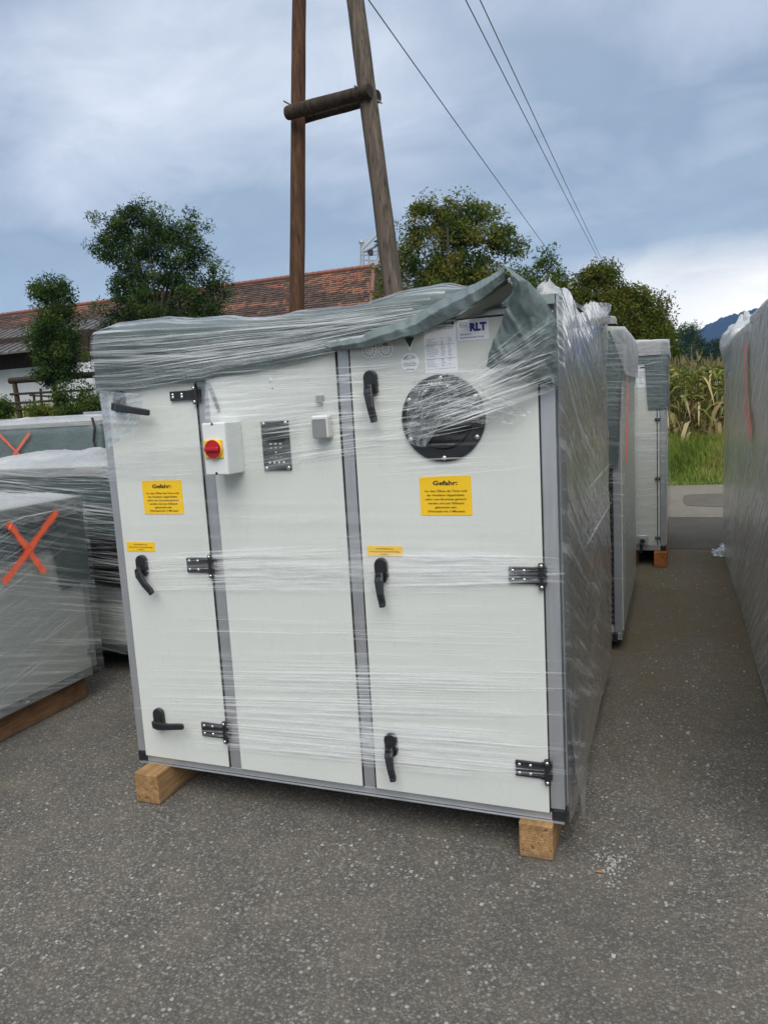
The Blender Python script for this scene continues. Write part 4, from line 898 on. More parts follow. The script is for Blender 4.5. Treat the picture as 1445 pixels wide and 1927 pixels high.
def unit_2():      # second unit of the middle row: tarpaulin, dark louvre, pink stripe on the flank
    y0, y1, z0, zt = 2.20, 3.90, .06, 1.90; x1 = .045; x0 = x1-1.6
    r = thing('ventilation_unit', ((x0+x1)/2, (y0+y1)/2, z0), 'wrapped unit with a dark louvre and a red stripe, directly behind the big white unit', 'ventilation unit', GR)
    frame_box(r, x0, x1, y0, y1, z0, zt)
    zl = fp(1150, 880, y0)[2]
    m_ = MB(); m_.box(x0+.3, fp(1153, 900, y0)[0], y0-.014, y0-.0065, z0+.1, zl); m_.build('louvre_opening', 'louver_dark', r)
    for k in range(26):
        z = z0+.13+(zl-z0-.16)*k/25; m_ = MB(); m_.hull8([(x0+.31, y0-.034, z-.008), (.0, y0-.034, z-.008), (x0+.31, y0-.015, z+.006), (.0, y0-.015, z+.006), (x0+.31, y0-.034, z-.006), (.0, y0-.034, z-.006), (x0+.31, y0-.015, z+.008), (.0, y0-.015, z+.008)]); m_.build('louvre_blade', 'black_plastic', r)
    m_ = MB(); m_.box(-.14, .02, y0-.03, y0+.02, z0-.004, z0+.05); m_.build('corner_cap', 'black_plastic', r, bevel=.004)
    drape(r, x0, x1, y0, y1, zt+.01, (zl, 1.72, 1.6, 1.6), bulge=.06, seed=12, n=110)
    drape(r, x0, x1, y0, y1, zt+.024, (zt-.0, zt-.25, zt-.1, zt-.1), o=.030, mat='film_white', name='stretch_wrap', bulge=.09, seed=12)
    film_box(r, x0, x1, y0, y1, z0, zt+.02, 'film_clear', seed=6); strands(r, 'y', 60, y0, (-.35, .07), (.15, zt), -.06, -1, .002, .005, .2, .8)
    strands(r, 'x', 60, x1, (y0, y1), (.15, 1.7), .3, 1)
    stroke.nrm = (1, 0, 0); P = lambda x, y: sp(x, y, x1+.050); mb = MB(); stroke(mb, densify(P(1181, 715), P(1178, 870), 12, .001), .30); mb.build('spray_mark', 'spray_pink', r)
    for y in (y0+.05, y1-.16): skid(r, x0+.02, x1-.10, y, y+.11, 0, z0-.001)
unit_2()
def unit_3():      # third unit of the middle row: white front, tarpaulin corner, water valve
    y0, z0, zt = 4.55, .14, 1.95; x1 = .268; x0, y1 = x1-1.7, 6.2
    r = thing('ventilation_unit', ((x0+x1)/2, (y0+y1)/2, z0), 'farthest wrapped unit of the middle row, white front with round pipe stub low down', 'ventilation unit', GR)
    frame_box(r, x0, x1, y0, y1, z0, zt)
    xg = fp(1236, 850, y0)[0]; m_ = MB(); m_.box(xg-.004, xg+.004, y0-.0085, y0-.002, z0+.05, zt-.06); m_.build('door_seam', 'rubber', r)
    h0, xh = fp(1235, 770, y0)[2], fp(1215, 700, y0)[0]
    def hem(x, y, sd, h): return (h0 if x > xh else 1.78) if sd == 0 else h
    drape(r, x0, x1, y0, y1, zt+.01, (1.7, 1.4, 1.5, 1.5), hemfn=hem, bulge=.05, seed=15, n=60)
    drape(r, x0, x1, y0, y1, zt+.024, (zt-.10,)*4, o=.028, mat='film_white', name='stretch_wrap', bulge=.06, seed=15)
    film_box(r, x0, x1, y0, y1, z0+.03, zt+.02, 'film_clear', seed=8); strands(r, 'y', 70, y0, (-.2, .29), (.2, zt), .06, -1)
    for py in (789, 901, 1012): c = fp(1237, py, y0); clip(r, (c[0], y0-.006, c[2]), 'y')
    x0_, x1_, a, b = rect([(1197, 669), (1214, 669), (1220, 728), (1203, 730)], y0-.008); m_ = MB(); m_.box(x0_-.02, x1_, y0-.0095, y0-.007, a, b); pp = m_.build('data_sheet', 'paper_white', r)
    t = MB(); w, h = x1_-x0_, b-a; t.box(x0_+w*.2, x1_-w*.1, y0-.0102, y0-.0098, b-h*.40, b-h*.36); t.build('print', 'ink_black', pp)
    t = MB()
    for k in range(7): t.box(x0_+w*.1, x0_+w*(.3+.5*random.random()), y0-.0102, y0-.0098, b-h*(.52+.06*k), b-h*(.505+.06*k))
    t.build('table_print', 'ink_grey', pp)
    x0_, x1_, a, b = rect([(1198, 1008), (1219, 1007), (1219, 1026), (1198, 1026)], y0-.03); m_ = MB(); m_.box(x0_, x1_, y0-.035, y0-.0065, a, b); v = m_.build('pipe_stub', 'galvanised', r, bevel=.004)
    m_ = MB(); c = ((x0_+x1_)/2, 0, (a+b)/2); m_.tube([(c[0], y0-.034, c[2]), (c[0], y0-.08, c[2])], .028, 16); m_.build('nozzle', 'ink_grey', v); m_ = MB(); m_.tube([(c[0], y0-.081, c[2]), (c[0], y0-.084, c[2])], .02, 16); m_.build('bore', 'rubber', v)
    m_ = MB(); m_.tube([(c[0]-.01, y0-.05, c[2]-.03), (c[0]-.012, y0-.05, c[2]-.11)], .012, 8); m_.build('drain', 'black_plastic', v)
    m_ = MB(); m_.box(x1-.045, x1+.003, y0-.004, y0+.04, z0-.002, z0+.045); m_.build('corner_cap', 'black_plastic', r, bevel=.004)
    timber_block(fp(1230, 1060, y0-.05)[0], x1+.01, y0-.06, y1-.1, 0, z0-.002, 'timber_red', 'reddish timber block under the farthest unit of the middle row', 'timber blocks under the units')
    skid(r, x0+.05, x0+.16, y0-.02, y1-.1, 0, z0-.002)
unit_3()
def right_row():
    x0 = .80
    for k, (ya, yb, zt, lab) in enumerate(((2.74, 5.30, 1.90, 'far wrapped unit of the right row with a red vertical stripe and puffed film'), (.2, 2.66, 1.93, 'near wrapped unit cut off by the right edge of the picture'))):
        r = thing('ventilation_unit', (x0+.8, (ya+yb)/2, .1), lab, 'ventilation unit', GR); x1 = x0+1.6
        frame_box(r, x0, x1, ya, yb, .10, zt)
        for t in (.33, .66):
            m_ = MB(); y = ya+(yb-ya)*t; m_.box(x0-.010, x0-.002, y-.025, y+.025, .15, zt-.05); m_.build('frame_post', 'aluminium', r, bevel=.002)
        drape(r, x0, x1, ya, yb, zt+.02, (zt-.05, zt-.05, zt-.05, zt-.02), o=.034, mat='film_white', name='stretch_wrap', bulge=.12 if k else .16, seed=20+k)
        film_box(r, x0, x1, ya, yb, .012, zt+.03, 'film_right', seed=20+k, o=.030)
        strands(r, 'x', 160, x0, (ya, yb), (.05, 1.25), -.55, -1, .003, .010, .2, .8); strands(r, 'x', 22, x0, (ya, yb), (.05, 1.5), -.75, -1, .015, .045, .25, .65); strands(r, 'x', 110, x0, (ya, yb), (.9, zt), .55, -1, .003, .010, .15, .6)
        if k == 0:
            stroke.nrm = (-1, 0, 0); P = lambda x, y: sp(x, y, x0-.052); mb = MB(); stroke(mb, densify(P(1400, 645), P(1403, 770), 10, .001)+densify(P(1404, 772), P(1411, 822), 6, .001), .22); mb.build('spray_mark', 'spray_pink', r)
            # torn film bag bulging out at the far top corner, and a film tail on the ground
            c = Vector(sp(1372, 640, x0-.02)); m_ = MB()
            def fn(u, v):
                a = u*2*math.pi; b = (v-.5)*math.pi; rr = 1+.35*nz3(math.cos(a)*1.6, math.sin(a)*1.6, v*4); return (c.x+.10+.16*rr*math.cos(b)*math.cos(a), c.y-.1+.45*rr*math.cos(b)*math.sin(a), c.z-.12+.30*rr*math.sin(b))
            m_.grid(fn, 30, 20, lambda u, v: (u*.8, v*.6)); m_.build('stretch_wrap', 'film_right', r, smooth=True)
            m_ = MB(); g0 = Vector((x0-.02, 5.10, 0))
            def fn2(u, v): 
                w = .05*abs(nz3(u*5, v*5, 3))+.03*abs(nz3(u*13, v*13, 1)); return (g0.x-.15*u*(.7+.6*nz3(v*6, 2, 1))+.03*nz3(u*6, v*6, 2), g0.y+.34*(v-.5)+.05*nz3(u*5, v*9, 7), .010+w*(1.3-u)+.10*(1-u)**3*v)
            m_.grid(fn2, 26, 22, lambda u, v: (u*.3, v*.3)); m_.build('film_tail', 'film_crease', r, smooth=True)
        for y in (ya+.15, yb-.3): skid(r, x0+.06, x1-.05, y, y+.11, 0, .099)
right_row()

# ------------------------------------------------------------------ A-frame pole and wires
def build_pole():
    DL, DR = 12.5, 11.6
    def line(pa, pb, D, zbot):                       # axis through two photo points at a depth, continued to the ground
        a, b = Vector(dp(*pa, D)), Vector(dp(*pb, D)); d = (b-a); t = (zbot-a.z)/d.z; return a, a+d*t, d
    aL, bL, dL = line((563, 0), (559, 590), DL, -.02); aR, bR, dR = line((668, 0), (742, 560), DR, -.02)
    top = (aL-dL*1.15 + aR-dR*1.15)/2
    r = thing('utility_pole', ((bL.x+bR.x)/2, (bL.y+bR.y)/2, 0), 'tall A-shaped wooden utility pole with two cross logs', 'utility pole')
    for (a, b, d, mat, r0) in ((aL, bL, dL, 'pole_brown', .122), (aR, bR, dR, 'pole_grey', .142)):
        hi = a-d*1.15; pts = [b.lerp(hi, k/24) for k in range(25)]; mb = MB(); mb.tube(pts, [r0*1.06-.016*k/24 for k in range(25)], 18, True, .10); mb.build('pole', mat, r, smooth=True)
    uL, uR = Vector(dp(561, 205, DL)), Vector(dp(693, 178, DR)); ax = (uR-uL).normalized(); fwd = Vector(FV); fwd.z = 0; fwd.normalize(); perp = (fwd-ax*fwd.dot(ax)); perp.normalize()
    def log(pxa, pxb, off, rad):
        A = Vector(dp(*pxa, DL+off)); B = Vector(dp(*pxb, DR+off)); pts = [A.lerp(B, k/10) for k in range(11)]; mb = MB(); mb.tube(pts, [rad*(1-.06*k/10) for k in range(11)], 18, True, .10); mb.build('cross_log', 'log_dark', r, smooth=False, bevel=.01)
    log((541, 213), (696, 170), -.24, .108); log((566, 222), (712, 181), .24, .105)
    for s in (0, 1):
        p = (uL, uR)[s]; mb = MB(); mb.tube([p-perp*.34, p+perp*.34], .014, 8); mb.build('bolt', 'galvanised', r)
    return aL-dL*1.15
PT = build_pole()
def wire(name, pts, rad, label):
    mb = MB(); a, b = Vector(dp(*pts[0])), Vector(dp(*pts[1])); sag = pts[2]; q = []
    for k in range(41): t = k/40; p = a.lerp(b, t); p.z -= sag*4*t*(1-t); q.append(p)
    mb.tube(q, rad, 6); tag(mb.build(name, 'wire_black', smooth=True), label, 'wire', 'overhead wires')
wire('overhead_wire', ((620, -104, 12.3), (1098, 560, 60.), .12), .011, 'leftmost overhead wire, running down to the trees right of the pole')
wire('overhead_wire', ((790, -170, 12.3), (1158, 548, 75.), .12), .011, 'middle overhead wire, the left one of the close pair')
wire('overhead_wire', ((822, -175, 12.3), (1161, 548, 75.), .12), .011, 'rightmost overhead wire, the right one of the close pair')

# ------------------------------------------------------------------ barn, annex, silo, fence
def build_barn():
    De, dd, rr = 36., 4.6, 2.75                    # eave distance, half span, rise
    # the ridge runs along X; fix its depth plane from the eave depth at the gable end
    E0 = Vector(dp(690, 578, De)); Rg = Vector(dp(703, 502, De+dd*.95)); ye, ze = E0.y, E0.z; yr = ye+dd; 
    Rp = Vector(fp(703, 502, yr)); zr = Rp.z; x1 = Rp.x; x0 = x1-46.; E1 = Vector(fp(698, 579, ye)); ze = E1.z; xe = E1.x
    gz = 1.6
    r = thing('barn', ((x0+x1)/2, yr, gz), 'long old barn with weathered red-brown tiled roof behind the trees', 'barn')
    m_ = MB(); m_.box(x0+.5, x1-.1, ye+.7, yr+dd-.7, -.1, 3.6); m_.build('wall', 'white_plaster', r)
    m_ = MB(); m_.box(x0+.4, x1+.1, ye+.6, yr+dd-.6, 3.6, ze+.05); m_.build('timber_wall', 'dark_wood', r)
    m_ = MB(); s = Vector((0, yr-ye, zr-ze)); L = s.length; 
    m_.add([(x0, ye, ze-.02), (xe, ye, ze-.02), (x1, yr, zr-.02), (x0, yr, zr-.02), (xe, yr+dd, ze-.02), (x0, yr+dd, ze-.02), (x0, ye, ze-.16), (xe, ye, ze-.16), (x1, yr, zr-.16), (x0, yr, zr-.16), (xe, yr+dd, ze-.16), (x0, yr+dd, ze-.16)],
        [(0, 1, 2, 3), (3, 2, 4, 5), (2, 1, 4), (7, 6, 9, 8), (8, 9, 11, 10), (8, 10, 7), (0, 6, 7, 1), (1, 7, 10, 4), (4, 10, 11, 5), (3, 9, 6, 0), (5, 11, 9, 3)]); rf = m_.build('roof', 'dark_wood', r)
    # roof tiles, each a tilted clay slab in staggered courses
    tw, te = .21, .27; rows = int(L/te); cols = int((xe-x0)/tw); t = MB(); rs = np.random.default_rng(3); V = []; F = []; C = []
    up = s/L; nrm = Vector((0, -up.z, up.y))
    for j in range(rows):
        for i in range(cols):
            x = x0+i*tw+(.5*tw if j % 2 else 0)+rs.normal(0, .006)
            if x > xe+(x1-xe)*(j+.5)*te/L-.12: continue
            lift = .05+rs.normal(0, .006); b0 = Vector((x, ye, ze))+up*(j*te+rs.normal(0, .012)-.03); b1 = b0+up*(te*1.08)
            a, b = b0+nrm*lift, b1+nrm*.012; a2 = a+Vector((tw*.95, 0, rs.normal(0, .004))); b2 = b+Vector((tw*.95, 0, 0)); a3, a4 = b0+nrm*(lift-.035), b0+nrm*(lift-.035)+Vector((tw*.95, 0, 0))
            rd = (a+a2)/2-up*.045
            k = len(V); V += [a, a2, b2, b, a3, a4, rd]; F += [(k, k+1, k+2, k+3), (k, k+6, k+1), (k+4, k+5, k+1, k+6, k)]
            n1 = nz3(x*.16, j*.16, 4)+.6*nz3(x*.5, j*.35, 9)+(.22 if x > x1-5.2 and j > rows*.25 else 0); g = rs.random()
            if n1 > .34 and g < .65 or g > .988: c = (.19+.10*rs.random(), .085+.04*rs.random(), .058)
            elif g < .35: c = (.050, .034, .028)
            else: c = (.078+.035*rs.random(), .050+.016*rs.random(), .039)
            C += [c]*3
    t.add(V, F, col=C); o = t.build('roof_tiles', 'clay_tile', rf); o['kind'] = 'stuff'
    ns = int((x1-x0)/.4); t = MB()
    for i in range(ns):
        x = x0+i*.4; t.tube([(x, yr, zr+.015), (x+.42, yr, zr+.03)], [.12, .135], 8, col=(.22+.08*random.random(), .10, .06))
    o = t.build('ridge_tiles', 'clay_tile', rf); o['kind'] = 'stuff'
    for sgn, pa in ((0, (ye, ze)), (1, (yr+dd, ze))):
        m2 = MB(); m2.tube([(xe, pa[0], pa[1]+.03), (x1, yr, zr+.02)], .11, 8, col=(.20, .10, .065)); m2.build('hip_tiles', 'clay_tile', rf)
    return ye, ze, yr, zr, x1
BARN = build_barn()
def build_annex():
    D = 31.; y0 = dp(60, 690, D)[1]; zt = fp(60, 691, y0)[2]; x1 = fp(172, 695, y0)[0]; x0 = x1-16; gz = terrain(x1, y0)
    r = thing('annex', ((x0+x1)/2, y0+2, gz), 'white plastered farm annex with grey sheet roof left of the small tree', 'building')
    m_ = MB(); m_.box(x0, x1, y0, y0+4, gz-.4, zt); m_.build('wall', 'white_plaster', r)
    ztop = fp(60, 640, y0)[2]; m_ = MB(); m_.box(x0, x1+.02, y0+.06, y0+3.9, zt, ztop+.2); m_.build('timber_wall', 'dark_wood', r)
    n_ = 40
    for k in range(n_):
        xx = x1-.02-.24*k; m_ = MB(); m_.box(xx-.22, xx, y0+.02, y0+.058, zt+.005, ztop+.1); m_.build('board', 'dark_wood', r)
    # lean-to roof, its eave facing the yard, ends left of the small tree
    ev = [fp(x, y, y0-1.2) for x, y in ((-60, 690), (100, 632))]; xe = fp(100, 640, y0-1.2)[0]; zl = fp(0, 664, y0-1.2)[2]; zh = fp(40, 616, y0+2.2)[2]
    m_ = MB(); a, b = x0-1, xe
    m_.hull8([(a, y0-1.2, zl-.08), (b, y0-1.2, zl-.08), (a, y0+2.4, zh-.08), (b+.2, y0+2.4, zh-.08), (a, y0-1.2, zl), (b, y0-1.2, zl), (a, y0+2.4, zh), (b+.2, y0+2.4, zh)]); m_.build('roof', 'grey_sheet', r)
    for k in range(30):
        xx = b-.05-.45*k; m_ = MB(); m_.hull8([(xx-.02, y0-1.22, zl+.001), (xx+.02, y0-1.22, zl+.001), (xx-.02, y0+2.4, zh+.001), (xx+.02, y0+2.4, zh+.001), (xx-.02, y0-1.22, zl+.04), (xx+.02, y0-1.22, zl+.04), (xx-.02, y0+2.4, zh+.04), (xx+.02, y0+2.4, zh+.04)]); m_.build('roof_batten', 'grey_sheet', r)
build_annex()
def build_silo():
    D = 52.; c = Vector(dp(722, 505, D)); R_ = 1.9; r = thing('grain_silo', (c.x, c.y, .4), 'grey silo top with railing and slanted chute above the barn ridge', 'silo')
    px = lambda x, y, dz=0.: Vector(dp(x, y, D+dz))
    m_ = MB(); zt = c.z-.1; m_.tube([(c.x, c.y, .4), (c.x, c.y, zt)], R_, 28); m_.build('tank', 'silo_paint', r, smooth=False)
    m_ = MB(); m_.tube([(c.x, c.y, zt+.002), (c.x, c.y, zt+.75), (c.x, c.y, zt+.85)], [R_*1.02, .45, .40], 28); m_.build('cone_roof', 'silo_steel', r)
    m_ = MB(); m_.tube([(c.x, c.y, zt+.8), (c.x, c.y, px(722, 445).z)], [.22, .22], 16); m_.build('riser', 'silo_paint', r)
    m_ = MB(); m_.tube([(c.x, c.y, px(722, 455).z), (c.x, c.y, px(722, 447).z)], [.6, .15], 16); m_.build('cowl', 'silo_steel', r)
    m_ = MB(); m_.tube([px(686, 473), px(716, 458), px(724, 455)], .11, 10); m_.build('chute', 'silo_steel', r)
    m_ = MB(); a = [px(679, 462), px(714, 434), px(715, 436), px(682, 470)]; m_.add([*a, *[p+Vector((.0, .12, 0)) for p in a]], [(0, 1, 2, 3), (7, 6, 5, 4), (0, 4, 5, 1), (1, 5, 6, 2), (2, 6, 7, 3), (3, 7, 4, 0)]); m_.build('spout', 'silo_paint', r)
    for x, y0_, y1_ in ((679, 459, 502), (684, 473, 502), (711, 466, 492), (694, 480, 495)): m_ = MB(); m_.tube([px(x, y1_), px(x, y0_)], .06, 6); m_.build('post', 'silo_steel', r)
    for a, b in (((678, 474), (722, 473)), ((680, 480), (722, 479)), ((681, 489), (720, 491))): m_ = MB(); m_.tube([px(*a), px(*b)], .045, 6); m_.build('rail', 'silo_steel', r)
    p = px(697, 475); m_ = MB(); m_.box(p.x-.17, p.x+.17, p.y-.12, p.y+.12, p.z-.22, p.z+.17); m_.build('motor_box', 'wire_black', r, bevel=.02)
    m_ = MB(); p = px(680, 457); m_.tube([p, p+Vector((0, 0, .22))], [.2, .1], 10); m_.build('lamp_head', 'silo_steel', r)
build_silo()
def build_fence():
    D = 25.; y0 = dp(35, 775, D)[1]; P = lambda x, y, o=0.: Vector(fp(x, y, y0+o))
    r = thing('rail_fence', P(35, 778), 'dark weathered wooden rail fence with a round top rail in front of the white wall', 'fence')
    m_ = MB(); m_.tube([P(20, 717), P(100, 710), P(260, 700), P(420, 692)], [.105, .10, .095, .09], 12, True, .12); m_.build('top_rail', 'log_dark', r, smooth=True)
    for x, y, b in ((28, 720, 784), (183, 706, 792), (360, 698, 800)):
        m_ = MB(); q = P(x+12, b); q.z = min(q.z, terrain(q.x, q.y)-.1); m_.tube([P(x, y), q], [.075, .09], 8); m_.build('post', 'log_dark', r)
    for (xa, ya), (xb, yb) in (((20, 742), (260, 727)), ((24, 759), (260, 742)), ((27, 771), (260, 760))):
        m_ = MB(); m_.tube([P(xa, ya, -.06), P((xa+xb)/2, (ya+yb)/2+1, -.06), P(xb, yb, -.06)], [.042, .036, .036], 7, True, .2); m_.build('rail', 'log_dark', r)
    y1 = y0+1.6; Q = lambda x, y: Vector(fp(x, y, y1))
    r2 = thing('rail_fence', Q(75, 770), 'short thin stick fence behind the round-rail fence', 'fence')
    for x, a, b in ((77, 731, 775), (64, 741, 775)):
        m_ = MB(); q = Q(x+3, b); q.z = min(q.z, terrain(q.x, q.y)-.05); m_.tube([Q(x, a), q], .045, 7); m_.build('post', 'log_dark', r2)
    m_ = MB(); m_.tube([Q(57, 744), Q(115, 747)], .035, 7); m_.build('rail', 'log_dark', r2)
build_fence()

# ------------------------------------------------------------------ vegetation
def leaves_mesh(centers, radii, per, size, palette, rs, droop=.25):
    """leaf cards as small folded quads clustered round twig ends"""
    n = len(centers)*per; c = np.repeat(np.asarray(centers), per, 0); rad = np.repeat(np.asarray(radii), per)
    d = rs.normal(size=(n, 3)); d /= np.linalg.norm(d, axis=1)[:, None]; p = c + d*(rad*rs.random(n)**.45)[:, None]*np.array([1, 1, .8])
    ax = rs.normal(size=(n, 3)); ax[:, 2] -= droop*1.2; ax /= np.linalg.norm(ax, axis=1)[:, None]
    s = np.cross(ax, rs.normal(size=(n, 3))); s /= np.linalg.norm(s, axis=1)[:, None]
    ln = size*(.7+.6*rs.random(n)); w = ln*.36
    A = p; B = p+ax*ln[:, None]*.5+s*w[:, None]*.5; Cc = p+ax*ln[:, None]; Dd = p+ax*ln[:, None]*.5-s*w[:, None]*.5
    V = np.stack([A, B, Cc, Dd], 1).reshape(-1, 3); F = np.arange(4*n).reshape(n, 4)
    pal = np.asarray(palette); base = pal[rs.integers(0, len(pal), len(centers))]; col = np.repeat(base, per, 0)*(.75+.5*rs.random((n, 1)))
    return V, F, col
def np_build(name, V, F, col, mat, parent=None):
    me = bpy.data.meshes.new(name); k = F.shape[1]; me.vertices.add(len(V)); me.vertices.foreach_set('co', V.astype(np.float32).ravel())
    me.loops.add(F.size); me.loops.foreach_set('vertex_index', F.astype(np.int32).ravel()); me.polygons.add(len(F)); me.polygons.foreach_set('loop_start', np.arange(0, F.size, k, dtype=np.int32))
    me.update(calc_edges=True); me.validate()
    ca = me.color_attributes.new('Col', 'FLOAT_COLOR', 'CORNER'); c4 = np.concatenate([np.repeat(col, k, 0), np.ones((len(F)*k, 1))], 1); ca.data.foreach_set('color', c4.astype(np.float32).ravel())
    me.materials.append(MATS[mat]); return place(name, me, parent)
DKG = [(.022, .048, .012), (.034, .066, .015), (.058, .098, .020), (.014, .032, .008), (.080, .120, .026)]
WAL = [(.065, .105, .018), (.095, .130, .022), (.135, .150, .028), (.045, .078, .014), (.16, .145, .03)]
AUT = [(.080, .108, .018), (.120, .135, .024), (.105, .115, .022), (.055, .080, .014), (.14, .135, .028)]
def tree(name, label, base, blobs, ncl, per, size, palette, seed, trunk=.16, crad=.42, limbs=26, group=None, cat='tree'):
    """blobs: (x, y, z, rx, ry, rz) ellipsoids whose shells carry the twigs"""
    rs = np.random.default_rng(seed); base = Vector(base); r = thing(name, base, label, cat, group)
    vol = np.array([b[3]*b[4]*b[5] for b in blobs])**.67; pick = rs.choice(len(blobs), ncl, p=vol/vol.sum()); C = []
    for k in pick:
        b = blobs[k]; d = rs.normal(size=3); d /= np.linalg.norm(d); q = rs.random()**.38; q *= .80+.75*noise.noise(Vector(d*1.9+np.array([k*3.3, seed, 0])))+.12
        C.append((b[0]+d[0]*b[3]*q, b[1]+d[1]*b[4]*q, b[2]+d[2]*b[5]*q))
    C = np.array(C); R_ = crad*(.55+.8*rs.random(ncl)); V, F, col = leaves_mesh(C, R_, per, size, palette, rs)
    np_build('crown', V, F, col, 'leaf', r)
    cen = np.array([[b[0], b[1], b[2]] for b in blobs]); top = Vector(cen.mean(0)); low = min(b[2]-b[5]*.6 for b in blobs); m_ = MB()
    fork = Vector((base.x*.6+top.x*.4, base.y*.6+top.y*.4, max(base.z+.4, low))); m_.tube([base-Vector((0, 0, .3)), base.lerp(fork, .5)+Vector((.04, 0, 0)), fork], [trunk*1.25, trunk, trunk*.8], 9, True, .1)
    for k in rs.choice(ncl, min(limbs, ncl), replace=False):
        e = Vector(C[k]); mid = fork.lerp(e, .5)+Vector((0, 0, .12*(e-fork).length)); q = trunk*(.22+.25*rs.random()); m_.tube([fork-Vector((0, 0, .1)), fork.lerp(mid, .5), mid, e], [q*1.6, q*1.2, q*.8, q*.25], 6)
    m_.build('trunk', 'tree_bark', r, smooth=True); return r
def blob(px, py, rx, ry, D, k=1.):    # ellipsoid from a photo circle at depth D
    c = dp(px, py, D); s = D/FPX; return (c[0], c[1], c[2], rx*s, rx*s*.9*k, ry*s)
def base_at(px, D, py=760):
    c = dp(px, py, D); return (c[0], c[1], terrain(c[0], c[1]))
GT = 'trees and bushes around the yard'
D = 24.
tree('broadleaf_tree', 'large dark green tree with domed crown left of the pole, before the barn roof', base_at(305, D), [blob(228, 425, 46, 38, D), blob(262, 405, 30, 26, D), blob(330, 435, 62, 40, D), blob(280, 470, 60, 40, D), blob(365, 490, 48, 38, D), blob(208, 465, 36, 30, D), blob(398, 535, 34, 36, D), blob(235, 530, 50, 40, D), blob(315, 535, 66, 44, D), blob(300, 600, 95, 50, D), blob(222, 605, 52, 36, D), blob(385, 595, 45, 36, D)], 430, 110, .10, DKG, 1, .12, .33, 26, GT)
tree('broadleaf_tree', 'small dark upright tree at the far left before the white wall', base_at(100, 22.), [blob(85, 545, 26, 30, 22.), blob(115, 560, 24, 34, 22.), blob(100, 610, 46, 40, 22.), blob(85, 655, 34, 34, 22.), blob(125, 665, 44, 40, 22.), blob(105, 700, 40, 24, 22.)], 240, 110, .09, DKG, 2, .08, .30, 12, GT)
D = 19.
tree('walnut_tree', 'olive green walnut tree with yellowing leaves right of the pole', base_at(850, D), [blob(795, 395, 34, 24, D), blob(850, 398, 42, 26, D), blob(905, 400, 36, 26, D), blob(785, 440, 34, 28, D), blob(860, 445, 62, 36, D), blob(935, 450, 42, 30, D), blob(760, 500, 34, 40, D), blob(830, 510, 62, 44, D), blob(910, 515, 58, 42, D), blob(968, 470, 22, 22, D), blob(840, 565, 105, 40, D), blob(728, 545, 26, 34, D)], 430, 92, .095, WAL, 3, .11, .29, 28, GT)
tree('bush', 'airy green shrub top between the walnut tree and the golden olive tree', base_at(1025, 17.), [blob(1030, 490, 26, 20, 17.), blob(1000, 520, 30, 26, 17.), blob(1048, 525, 24, 22, 17.), blob(1010, 560, 50, 34, 17.), blob(1062, 560, 34, 26, 17.)], 100, 60, .085, WAL[:3]+DKG[2:3], 4, .06, .24, 24, GT, 'bush')
D = 17.
tree('walnut_tree', 'golden olive tree spreading behind the middle row of units at right', base_at(1150, D), [blob(1112, 528, 26, 24, D), blob(1140, 520, 20, 18, D), blob(1090, 555, 30, 26, D), blob(1145, 560, 40, 30, D), blob(1190, 562, 30, 24, D), blob(1222, 585, 30, 24, D), blob(1248, 568, 12, 14, D), blob(1130, 605, 60, 36, D), blob(1205, 620, 50, 28, D), blob(1245, 625, 20, 18, D), blob(1180, 655, 80, 36, D)], 380, 100, .085, AUT, 5, .10, .29, 24, GT)
tree('walnut_tree', 'olive bush at the corn field edge behind the farthest middle unit', base_at(1235, 21.), [blob(1240, 640, 36, 30, 21.), blob(1245, 680, 34, 36, 21.)], 90, 60, .10, AUT[:1]+DKG[1:3], 6, .07, .3, 12, GT, 'bush')
D = 150.
tree('broadleaf_tree', 'dark round tree standing beyond the corn field', base_at(1302, D, 735), [blob(1296, 626, 18, 18, D), blob(1308, 640, 20, 18, D), blob(1286, 650, 20, 22, D), blob(1318, 662, 22, 24, D), blob(1298, 675, 38, 30, D), blob(1310, 700, 34, 25, D)], 240, 60, .50, DKG, 7, .5, 1.3, 10, GT)
tree('broadleaf_tree', 'smaller dark tree beside the dark round tree beyond the corn', base_at(1356, D, 735), [blob(1350, 656, 16, 14, D), blob(1362, 680, 26, 24, D), blob(1345, 692, 20, 20, D)], 140, 60, .50, DKG, 8, .4, 1.2, 8, GT)
tree('broadleaf_tree', 'low dark tree behind the corn beside the farthest unit', base_at(1245, 170., 735), [blob(1245, 695, 25, 24, 170.), blob(1253, 712, 25, 16, 170.)], 160, 26, .6, DKG, 33, .4, 1.8, 6, GT)
for k, (x, top, w, D) in enumerate(((118, 720, 18, 21.), (165, 715, 20, 21.5), (75, 760, 26, 21.), (8, 750, 14, 21.), (135, 760, 30, 20.5), (178, 750, 22, 20.5))):
    b = base_at(x, D); c = dp(x, (top+790)/2, D); h = (790-top)*D/FPX/2
    tree('bush', ('slim bush climbing in front of the white wall', 'bush beside the big white unit\'s left edge', 'yellow-green bush behind the fence post', 'thin dark shrub at the left picture edge', 'low bush under the fence rail', 'low bush by the second fence post')[k], b, [(c[0], c[1], c[2], w*D/FPX, w*D/FPX, h)], 70, 22, .09, (WAL if k in (2,) else DKG+WAL[:2]), 50+k, .025, .2, 8, 'bushes by the fence', 'bush')
